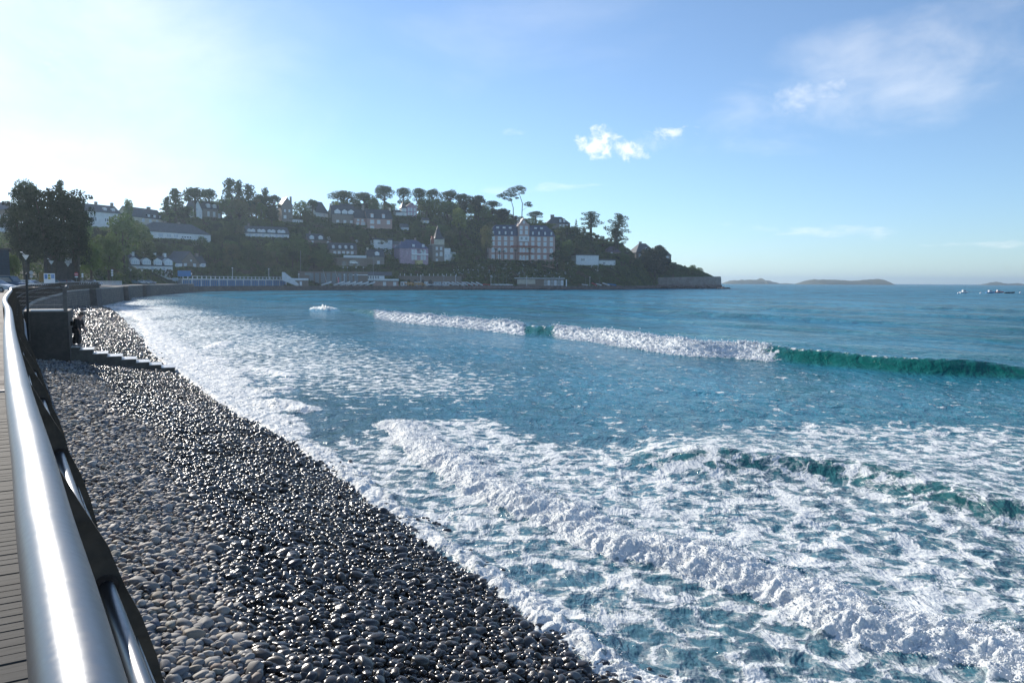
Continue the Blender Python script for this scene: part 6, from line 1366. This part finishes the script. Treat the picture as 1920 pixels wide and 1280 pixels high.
# x forward (to the right in the photo), y away, z up
J = [(-.02, 0, .93), (.02, 0, 1.12), (.06, 0, 1.32), (.12, 0, 1.46), (.20, 0, 1.53), (.27, 0, 1.60), (.33, 0, 1.66),          # 0-6 pelvis, spine, neck, head
     (.0, -.10, .90), (.12, -.11, .50), (.14, -.11, .09), (.27, -.12, .035),                                              # 7-10 near leg
     (-.05, .10, .90), (-.12, .11, .50), (-.27, .11, .10), (-.14, .12, .035),                                             # 11-14 far leg
     (.10, -.19, 1.40), (.10, -.25, 1.13), (.19, -.22, .90), (.23, -.21, .80), (.08, .19, 1.40), (.16, .24, 1.14), (.26, .20, .94), (.30, .19, .85)]
E_ = [(0, 1), (1, 2), (2, 3), (3, 4), (4, 5), (5, 6), (0, 7), (7, 8), (8, 9), (9, 10), (0, 11), (11, 12), (12, 13), (13, 14), (3, 15), (15, 16), (16, 17), (17, 18), (3, 19), (19, 20), (20, 21), (21, 22)]
RD = [(.13, .15), (.115, .14), (.12, .17), (.07, .10), .052, (.085, .078), (.075, .07), .095, .062, .042, .038, .095, .062, .042, .038, .055, .042, .032, .03, .055, .042, .032, .03]
skin('body', J, E_, RD, SKINM, per)
skin('coat', [(-.05, 0, .62), (-.03, 0, .86), (.0, 0, 1.05), (.05, 0, 1.28), (.11, 0, 1.44), (.10, -.19, 1.40), (.10, -.255, 1.13), (.185, -.225, .92), (.08, .19, 1.40), (.16, .245, 1.14), (.25, .205, .96)],
     [(0, 1), (1, 2), (2, 3), (3, 4), (4, 5), (5, 6), (6, 7), (4, 8), (8, 9), (9, 10)], [(.26, .25), (.22, .22), (.18, .19), (.18, .22), (.10, .13), .088, .075, .06, .088, .075, .06], CLOTH, per)
skin('trousers', [(-.02, 0, .88), (.0, -.10, .84), (.12, -.11, .50), (.13, -.11, .10), (-.05, .10, .84), (-.12, .11, .50), (-.25, .11, .12)], [(0, 1), (1, 2), (2, 3), (0, 4), (4, 5), (5, 6)], [(.17, .17), .14, .12, .13, .14, .12, .13], CLOTH, per)
for sgn, c_ in ((-1, (.20, -.115, .045)), (1, (-.20, .115, .045))): MB().ball(c_, (.15, .055, .05), 10).build('shoe', mat('pale_shoe', (.45, .42, .38), .6), per, smooth=True)
MB().ball((.26, 0, 1.66), (.115, .098, .105), 12).ball((.20, 0, 1.60), (.085, .085, .10), 10).build('hair', HAIRM, per, smooth=True)
hd = MB().ball((.36, 0, 1.60), (.022, .016, .02), 8)
hd.build('nose', SKINM, per, smooth=True)
for y_ in (-.03, .03): MB().ball((.352, y_, 1.625), (.010, .012, .008), 6).build('eye', mat('eye_white', (.6, .6, .6), .3), per, smooth=True)
for y_ in (-.085, .085): MB().ball((.27, y_, 1.62), (.02, .012, .03), 8).build('ear', SKINM, per, smooth=True)
MB().ball((.35, 0, 1.567), (.012, .024, .006), 6).build('mouth', mat('lips', (.35, .12, .10), .5), per, smooth=True)
for hx, hy, hz in ((.235, -.21, .765), (.305, .19, .815)):
    mb = MB().ball((hx, hy, hz), (.03, .022, .05), 8)
    for i in range(4): mb.tube([(hx - .022 + i * .015, hy, hz - .035), (hx - .018 + i * .016, hy - .004, hz - .075 - .01 * (i in (1, 2))), (hx - .006 + i * .015, hy - .01, hz - .105 - .012 * (i in (1, 2)))], [.010, .009, .007], 6)
    mb.tube([(hx + .02, hy, hz + .01), (hx + .045, hy - .01, hz - .02), (hx + .05, hy - .012, hz - .05)], [.011, .010, .008], 6).build('hand', SKINM, per, smooth=True)
bg_ = empty('bag', (pp[0] - .30, pp[1] - .02, tz + 1.16), R(0), 'small black bag behind the hip of the person on the steps', 'bag')
MB().prism([(-.17, -.10), (-.12, .07), (.10, .14), (.16, .02), (.08, -.12)], lambda q: (q[0], -.07, q[1]), lambda q: (q[0], .07, q[1])).build('bag_body', BLACKP, bg_)
MB().tube([(.12, 0, .1), (.25, 0, .22), (.36, 0, .34)], .012, 6).build('strap', BLACKP, bg_)

# ------------------------------------------------------------------ promenade furniture
def pole(name, px, py0, py1, d, rad, m, label, cat='pole', group=None):
    a = P(px, py1, d); b_ = P(px, py0, d); r = empty(name, a, 0, label, cat, group); return r, b_[2] - a[2]
r, h = pole('black_pole', 54, 515, 627, 38.5, .06, BLACKP, 'slim black pole standing at the stair landing')
MB().tube([(0, 0, -.3), (0, 0, h)], [.065, .055], 10).ball((0, 0, h), .07, 8).build('shaft', BLACKP, r)
LAMPS = [(48, 478, 118), (96, 489, 156), (127, 494, 182), (148, 497, 203), (200, 503, 262), (245, 504.5, 282), (266, 505.5, 298), (286, 506, 307)]
LN = ['nearest tall lamp with white inverted cone beside the parked van', 'cone lamp just above the information board', 'cone lamp in front of the cypress trunks', 'cone lamp above the red round sign', 'small cone lamp left of the terraced cottages', 'cone lamp below the left end of the terraced cottages', 'cone lamp below the middle of the terraced cottages', 'cone lamp below the right end of the terraced cottages']
first = None
for (px, yt, d_), lb in zip(LAMPS, LN):
    b_ = P(px, yt, d_); H = b_[2] - DECK
    if first is None:
        r = empty('street_lamp', (b_[0], b_[1], DECK), 0, lb, 'street lamp', 'cone lamps along the promenade')
        MB().tube([(0, 0, 0), (0, 0, 4.75)], [.09, .06], 8).build('post', BLACKP, r)
        MB().tube([(0, 0, 4.6), (0, 0, 5.33)], [.06, .46], 16).build('lamp_shade', mat('lamp_white', (.85, .87, .85), .4), r)
        MB().tube([(0, 0, 5.25), (-.55, 0, 5.7)], .03, 6).ball((-.62, 0, 5.76), (.22, .12, .06), 8).build('lamp_arm', FRAME, r); first = (r, 5.33)
    else:
        r = copy_tree(first[0]); r.location = (b_[0], b_[1], DECK); r['label'] = lb
    r.scale = (1, 1, H / 5.33)
# information board
a = P(93, 531.5, 95); r = empty('information_board', (a[0], a[1], DECK), math.atan2(-a[0], a[1]), 'white information board with coloured panels behind the curved railing', 'board')
MB().box(-.58, .58, 0, .05, a[2] - DECK, a[2] - DECK + 1.2).build('panel', FRAME, r)
for x_ in (-.5, .5): MB().box(x_ - .04, x_ + .04, .055, .11, 0, 2.1).build('leg', GREYM, r)
zb = a[2] - DECK
for (x0, x1, z0, z1, c_) in ((-.5, -.2, .55, 1.1, (.12, .25, .50)), (-.15, .12, .85, 1.1, (.30, .33, .10)), (-.15, .12, .5, .8, (.55, .45, .10)), (.17, .52, .6, 1.1, (.25, .38, .60))): MB().box(x0, x1, -.012, -.003, zb + z0, zb + z1).build('poster', mat('poster_%d' % int(c_[0] * 100 + c_[2] * 1000), c_, .5), r)
def sign(name, px, py, d, label, build):
    a = P(px, py, d); r = empty(name, (a[0], a[1], DECK), math.atan2(-a[0], a[1]), label, 'sign'); h = a[2] - DECK; MB().tube([(0, .05, 0), (0, .05, h + .1)], .035, 6).build('post', GREYM, r); build(r, h); return r
def disc(r, h, rad, m, nm='disc', y=-.03): MB().tube([(0, y, h), (0, y + .03, h)], rad, 20).build(nm, m, r)
sign('round_sign', 58.5, 511, 120, 'grey backed round sign on a pole right of the nearest lamp', lambda r, h: (disc(r, h, .28, GREYM), MB().box(-.2, .2, -.03, 0, h - .75, h - .4).build('plate', GREYM, r)))
sign('no_entry_sign', 143, 514, 150, 'round red no entry sign with small white plate below', lambda r, h: (disc(r, h, .36, REDP), MB().box(-.26, .26, -.045, -.033, h - .05, h + .05).build('bar', FRAME, r), MB().box(-.26, .26, -.03, 0, h - .62, h - .38).build('plate', FRAME, r)))
sign('stacked_sign', 210, 507, 200, 'pole with three stacked white round signs by the white fence', lambda r, h: (disc(r, h, .26, FRAME), disc(r, h - .6, .26, FRAME), disc(r, h - 1.2, .26, FRAME)))
sign('yellow_sign', 78, 513, 120, 'brownish yellow upright sign left of the information board', lambda r, h: MB().box(-.35, .35, -.05, 0, h - 1.2, h + .2).build('plate', mat('ochre_sign', (.16, .11, .03), .7), r))
sign('small_round_sign', 154.5, 514, 160, 'small double round sign right of the no entry sign', lambda r, h: (disc(r, h, .2, FRAME), disc(r, h - .45, .2, FRAME)))
a = P(346, 533, 322); r = empty('blue_billboard', (a[0], a[1], a[2] - .5), math.atan2(-a[0], a[1]), 'large plain blue billboard on two posts left of the beach cabins', 'billboard'); k_ = 322 / FOC
MB().box(-11.5 * k_, 11.5 * k_, 0, .15, 17 * k_, 28 * k_).build('panel', BLUE2, r)
for x_ in (-7, 7): MB().box(x_ * k_ - .1, x_ * k_ + .1, .16, .34, 0, 27 * k_).build('post', GREYM, r)
MB().box(11.8 * k_, 13.4 * k_, 0, .15, 20 * k_, 24 * k_).build('side_plate', FRAME, r)
a = P(329, 527, 312); r = empty('pale_blue_sign', (a[0], a[1], a[2] - .8), math.atan2(-a[0], a[1]), 'small pale blue sign left below the big blue billboard', 'sign'); MB().box(-1.1, 1.1, 0, .1, .9, 2.1).build('panel', MATS['pale_blue_wall'], r); MB().box(-.05, .05, .11, .2, 0, 2.0).build('post', GREYM, r)
# white fence
a = P(183, 531, 205); b_ = P(228, 533, 228); r = empty('white_fence', (a[0], a[1], DECK), math.atan2(b_[1] - a[1], b_[0] - a[0]), 'white picket barrier beside the road beyond the silver car', 'fence'); L_ = math.hypot(b_[0] - a[0], b_[1] - a[1])
mb = MB().box(0, L_, -.04, .04, 1.0, 1.12).box(0, L_, -.04, .04, .35, .45).build('rail', FRAME, r)
for i in range(22): MB().box(L_ * i / 21 - .07, L_ * i / 21 + .07, -.07, .07, 0, 1.25).build('picket', FRAME, r)

# ------------------------------------------------------------------ cars
def car_mesh(kind):
    if kind == 'van': pr = [(-2.3, .35), (-2.35, 1.1), (-2.25, 1.85), (-2.0, 1.98), (.9, 1.98), (1.5, 1.25), (2.25, 1.05), (2.4, .7), (2.35, .35)]; gl = [(-2.1, 1.2), (-2.0, 1.8), (.8, 1.8), (1.25, 1.22)]
    else: pr = [(-2.1, .32), (-2.15, .85), (-1.85, 1.0), (-1.35, 1.38), (-.9, 1.46), (.25, 1.46), (1.05, .98), (1.95, .82), (2.15, .6), (2.1, .32)]; gl = [(-1.5, 1.02), (-1.15, 1.34), (.2, 1.38), (.85, 1.0)]
    return pr, gl
CARP = {}
def car(px, d_, rz, col, label, kind='car', name='parked_car', zx=DECK):
    a = P(px, 530, d_); r = empty(name, (a[0], a[1], zx), rz, label, 'van' if kind == 'van' else 'car', 'cars parked along the promenade')
    pr, gl = car_mesh(kind); m_ = mat('car_paint_%s' % col[0], col[1], .22, .3, .05, 1)
    body = MB(); n = len(pr); vs = []
    for y_, s_ in ((-.86, .0), (-.80, .06), (.80, .06), (.86, .0)):
        for (x_, z_) in pr: top = z_ > 1.02; vs.append((x_ * (1 if not top else .985), (y_ * (.86 if top else 1)), z_ - (0)))
    fs = [tuple(range(n)), tuple(3 * n + i for i in range(n))[::-1]]
    for q in range(3): fs += [(q * n + i, (q + 1) * n + i, (q + 1) * n + (i + 1) % n, q * n + (i + 1) % n) for i in range(n)]
    body.add(vs, fs).build('body', m_, r)
    for s_ in (-1, 1): MB().prism(gl, lambda p: (p[0], s_ * .80, p[1]), lambda p: (p[0], s_ * .765, p[1])).build('side_window', GLASS, r)
    f0, f1 = ((.93, 1.93), (1.45, 1.28)) if kind == 'van' else ((.30, 1.43), (1.0, 1.0))
    MB().add([(f0[0] + .02, -.62, f0[1]), (f0[0] + .02, .62, f0[1]), (f1[0] + .03, .70, f1[1]), (f1[0] + .03, -.70, f1[1])], [(0, 1, 2, 3)]).build('windscreen', GLASS, r)
    fx = pr[-2][0] - .02
    for s_ in (-1, 1):
        MB().ball((fx - .05, s_ * .6, .68), (.10, .16, .08), 8).build('headlight', FRAME, r)
        for wx_ in (-1.35, 1.35): w__ = MB().tube([(wx_, s_ * .87, .32), (wx_, s_ * .70, .32)], .32, 16).build('wheel', TYRE, r); MB().tube([(wx_, s_ * .885, .32), (wx_, s_ * .865, .32)], .18, 12).build('rim', GREYM, w__)
    if kind == 'van': MB().box(-1.8, .6, -.62, -.56, 2.03, 2.08).box(-1.8, .6, .56, .62, 2.03, 2.08).build('roof_rail', GREYM, r)
    return r
SIL = ('silver', (.45, .50, .56)); DKB = ('dark_blue', (.03, .07, .13)); WHT = ('white', (.75, .77, .78)); RDC = ('red', (.35, .03, .03)); GRY = ('grey', (.12, .13, .14)); TEAL = ('teal', (.12, .26, .30))
car(-8, 96, R(-6), SIL, 'silver blue car nearest the viewer, half cut by the left edge'); car(14, 108, R(-6), DKB, 'dark van with roof rails behind the silver car at the left edge', 'van', 'parked_van')
car(58, 118, R(-4), WHT, 'white car showing its bonnet right of the dark van'); car(104, 160, R(20), TEAL, 'teal car just right of the information board')
car(118, 168, R(-60), RDC, 'red car between the teal and the grey car'); car(131, 172, R(10), GRY, 'grey car right of the red car'); car(152, 190, R(8), WHT, 'white car glinting in the sun below the no entry sign'); car(174, 200, R(8), SIL, 'silver car at the left end of the white fence')
car(252, 285, R(12), TEAL, 'teal car below the promenade camper van'); car(268, 292, R(12), WHT, 'white car right of the second teal car'); car(281, 300, R(12), SIL, 'silver car at the far right of the promenade row')
car(255, 305, R(10), WHT, 'white camper van glinting beneath the terraced cottages', 'van', 'camper_van', zx=5.2)
p_, _ = onhill(665, 497); car(663, float(p_[1]) - 4, R(22), WHT, 'white van parked in front of the garage terrace', 'van', 'parked_van', zx=float(p_[2]) + .6)

# ------------------------------------------------------------------ dinghies, kayaks, masts on the quay
def hull(m, L=4.2, W=1.5, H=.55, name='hull', deck=None, cover=None):
    mb = MB(); st = np.linspace(0, 1, 9); rows = []
    for s_ in st:
        w_ = W / 2 * (math.sin(math.pi * (.12 + .88 * (1 - s_) ** .75) * .5 + 0) if s_ > 0 else .9) * (1 - s_ ** 3.5) + .015; sh = H * (.85 + .25 * s_ * s_)
        x_ = -L / 2 + L * s_; rows.append([(x_, -w_, sh), (x_, -w_ * .8, sh * .35), (x_, 0, .05 + .25 * s_ ** 3), (x_, w_ * .8, sh * .35), (x_, w_, sh)])
    vs = [q for r_ in rows for q in r_]; fs = []
    for i in range(8): fs += [(i * 5 + j, i * 5 + j + 1, i * 5 + 6 + j, i * 5 + 5 + j) for j in range(4)] + [(i * 5 + 4, i * 5, i * 5 + 5, i * 5 + 9)]
    fs += [(0, 4, 3, 2, 1), (40, 41, 42, 43, 44)]; return mb.add(vs, fs)
HM = hull(WHITE, 4.4, 1.9, .85).build('hull', WHITE); hme = HM.data; bpy.data.objects.remove(HM)
KM = MB().ball((0, 0, .32), (2.1, .5, .34), 12).build('hull', ORANGE, smooth=True); kme = KM.data; bpy.data.objects.remove(KM)
def boat(px, dd, rz, tilt, label, group, name='dinghy', mesh=None, m_=None, mast=0.0, lean=0.0, sc=1.0, cover=None, cat='dinghy'):
    r, k = quay_root(name, px, dd, label, cat); r['group'] = group; r.rotation_euler[2] += rz; r.location.z = QZ + .02
    o = bpy.data.objects.new('hull', mesh or hme); COL.objects.link(o); o.parent = r; o.rotation_euler = (0, -tilt, 0); o.location = (0, 0, .3 + abs(math.sin(tilt)) * 1.7); o.scale = (sc, sc, sc)
    if m_: o.data = o.data.copy(); o.data.materials[0] = m_
    MB().box(-1.1, -.9, -.5, .5, 0, .45).box(.9, 1.1, -.4, .4, 0, .45 + abs(math.sin(tilt)) * 2.2).build('trolley', GREYM, r)
    if cover: c_ = MB().ball((0, 0, .55), (1.9, .62, .22), 10).build('cover', cover, o, smooth=True)
    if mast: MB().tube([(.3, 0, .8), (.3 + lean * mast, 0, mast)], [.07, .045], 6).build('mast', GREYM if abs(lean) < .05 else FRAME, r)
    return r
G1 = 'white dinghies in front of the grey panelled wall'
for i, (px, ms, ln, lb) in enumerate(((613, 8.8, -.26, 'white dinghy at the left end of the row, mast leaning left'), (636, 8.6, -.28, 'second white dinghy with leaning mast beside the red flag'), (648, 0, 0, 'third white dinghy of the row before the panelled wall'), (659, 0, 0, 'fourth white dinghy of the row before the panelled wall'), (671, 0, 0, 'fifth white dinghy below the red brick store'), (683, 0, 0, 'sixth white dinghy left of the clubhouse balcony'), (695, 9.5, 0, 'last white dinghy under the clubhouse with upright mast'))):
    boat(px, 3.5, R(8), R(16), lb, G1, mast=ms, lean=ln, sc=1.3)
for i, px in enumerate((762, 768, 774, 781, 787, 793)): boat(px, 3.0, R(-28), R(-26), ['leftmost', 'second', 'third', 'fourth', 'fifth', 'rightmost'][i] + ' orange kayak of the tilted orange row on the quay', 'orange kayaks tilted in a row', 'kayak', kme, None, cat='kayak')
for i, px in enumerate((800, 808, 817, 826, 835)): boat(px, 3.2, R(-12), R(-6), ['first', 'second', 'third', 'fourth', 'fifth'][i] + ' low white dinghy right of the orange kayaks', 'low white dinghies by the beach huts', sc=.9, cover=BLUE if i % 2 else None)
for i, px in enumerate((845, 853, 862, 870, 880, 889, 898)): boat(px, 3.2, R(-18), R(-24), ['first', 'second', 'third', 'fourth', 'fifth', 'sixth', 'seventh'][i] + ' steeply tilted white dinghy counted from the beach huts', 'steeply tilted white dinghies', sc=1.05)
for i, px in enumerate((876, 888, 901, 912)): boat(px, 6.5, R(-8), R(-8), ['first', 'second', 'third', 'last'][i] + ' red covered boat behind the tilted white dinghies', 'red covered boats behind the dinghies', 'covered_boat', m_=REDP, cover=REDP, cat='boat')
for i, (px, ms) in enumerate(((926, 8), (934, 8.2), (942, 8.4), (948, 8.2), (955, 0))): boat(px, 3.5, R(-10), R(-7), ['blue masted dinghy right of the quay lamp', 'second upright masted dinghy right of the quay lamp', 'third upright masted dinghy right of the quay lamp', 'fourth upright masted dinghy before the flowering bank', 'white covered dinghy left of the beach bar'][i], 'masted dinghies left of the beach bar', mast=ms, cover=FRAME if i > 2 else None)
boat(1096, 4, R(-20), R(-8), 'white dinghy with thin mast right of the beach bar', 'boats right of the beach bar', mast=6.5); boat(1113, 4, R(-30), R(-24), 'tilted red and white dinghy right of the slipway lamp', 'boats right of the beach bar', m_=REDP, mast=0)
boat(1122, 4.6, R(-30), R(-14), 'white dinghy with green mast behind the red one', 'boats right of the beach bar', mast=6.8); boat(1135, 4, R(-14), R(-20), 'white sloping hull left of the bright blue boat', 'boats right of the beach bar', sc=1.2); boat(1146, 3.6, R(-10), R(-10), 'bright blue sloping boat, last on the quay', 'boats right of the beach bar', m_=BLUE2, sc=1.4)
r, k = quay_root('red_flag', 633.5, 8, 'tall red feather flag among the white dinghies', 'flag'); MB().tube([(0, 0, 0), (0, 0, 17 * k)], .05, 6).build('pole', GREYM, r); MB().prism([(0, 3 * k), (2.4 * k, 4 * k), (2.6 * k, 14 * k), (1.2 * k, 17 * k), (0, 16 * k)], lambda q: (q[0] + .06, 0, q[1]), lambda q: (q[0] + .06, .03, q[1])).build('cloth', mat('pink_red_cloth', (.60, .12, .14), .8), r)
# quay lamps
QLAMP = [(437, 11, 'lamp above the left half of the blue cabins', 3.6), (505, 11, 'lamp above the right half of the blue cabins', 3.6), (561, 6, 'white lamp by the foot of the stair', 0), (646, 6, 'lamp among the white dinghies', 0), (789, 5, 'white lamp between orange kayaks and beach huts', 0), (832, 8, 'blue grey pole behind the white beach hut', 0), (854, 5, 'lamp behind the steeply tilted dinghies', 0), (920, 4, 'white lamp left of the four masts', 0), (987, 4, 'lamp at the left of the beach bar roof', 0), (1048, 4, 'lamp before the beach bar windows', 0), (1105, 4, 'lamp right of the beach bar banner', 0)]
first = None
for px, dd, lb, zo in QLAMP:
    r, k = quay_root('quay_lamp', px, dd, lb, 'lamp'); r['group'] = 'lamp posts on the quay'; r.location.z += zo
    MB().tube([(0, 0, -.1), (0, 0, 6.0 - zo * .3)], [.12, .09], 8).build('post', FRAME if px not in (832,) else GREYM, r); MB().ball((0, 0, 6.2 - zo * .3), (.38, .38, .28), 10).build('lamp_head', FRAME, r, smooth=True)
# string of white globe lamps on the slope
for i, px in enumerate((851, 859.5, 869, 878, 887, 896)):
    p, _ = onhill(px, 512); p = p + np.array([0, -3, 0]); a = proj(p); h = (a[1] - 506) * a[2] / FOC; r = empty('globe_lamp', p, 0, ['leftmost', 'second', 'third', 'fourth', 'fifth', 'rightmost'][i] + ' white globe lamp of the level row on the slope', 'lamp', 'globe lamps in a level row on the slope')
    MB().tube([(0, 0, -1), (0, 0, h)], .05, 6).build('post', GREYM, r); MB().ball((0, 0, h), .28, 8).build('globe', FRAME, r, smooth=True)
for i, (px, py) in enumerate(((644, 500), (652, 500), (668, 500), (682, 500))):
    r, k = quay_root('terrace_lamp', px, 19, ['leftmost', 'second', 'third', 'rightmost'][i] + ' small white lamp on top of the panelled wall', 'lamp'); r['group'] = 'small lamps on the panelled wall'; MB().tube([(0, 0, 26 * k), (0, 0, 34 * k)], .06, 6).build('post', GREYM, r); MB().ball((0, 0, 34.5 * k), (.45, .3, .25), 8).build('lamp_head', FRAME, r, smooth=True)
# pale masts on the slope
for px, y0, y1, lb in ((564, 470, 520, 'tall thin wooden pole in the trees left of the panelled wall'), (700, 480, 530, 'thin flagpole before the clubhouse')):
    p = P(px, y1, 440 if px < 600 else 445); q = P(px, y0, 440 if px < 600 else 445); r = empty('thin_pole', p, 0, lb, 'pole'); MB().tube([(0, 0, -2), (0, 0, q[2] - p[2])], .10, 6).build('shaft', GREYM, r)

# ------------------------------------------------------------------ moored boats and buoys
for (px, py, cc, lb) in ((1808, 549.5, 'w', 'small white cabin boat moored alone at the left of the moored boats'), (1857, 549.5, 'b', 'small moored boat with blue hull and white cabin'), (1873, 549, 'r', 'small moored boat with red hull touching the blue one'), (1893, 549.8, 'k', 'dark open boat moored at the right of the group')):
    g_ = G(px, py, 0); r = empty('moored_boat', (g_[0], g_[1], 0), R(rng.uniform(-15, 15)), lb, 'boat', 'boats moored in the bay'); hm = {'w': WHITE, 'b': BLUE2, 'r': REDP, 'k': BLACKP}[cc]
    o = hull(hm, 5.2, 1.9, .9).build('hull', hm, r); o.location.z = -.12
    if cc != 'k': MB().prism([(-1.2, .6), (.9, .6), (.5, 1.75), (-1.1, 1.75)], lambda q: (q[0], -.6, q[1]), lambda q: (q[0], .6, q[1])).build('cabin', WHITE, r); MB().box(-.9, .5, -.62, -.603, 1.1, 1.55).build('side_window', GLASS, r)
    else: MB().box(-1.5, -1.3, -.7, .7, .4, .6).box(.3, .5, -.7, .7, .4, .6).build('bench', WHITE, r)
for (px, py, lb) in ((1797, 550.5, 'white mooring buoy left of the lone cabin boat'), (1839, 550.5, 'white mooring buoy left of the blue boat'), (1913, 549.5, 'white mooring buoy near the right edge')):
    g_ = G(px, py, 0); r = empty('buoy', (g_[0], g_[1], 0), 0, lb, 'buoy', 'white mooring buoys'); MB().ball((0, 0, .2), .55, 10).build('float', FRAME, r, smooth=True); MB().tube([(0, 0, .6), (0, 0, .95)], .08, 6).build('eye_ring', GREYM, r)
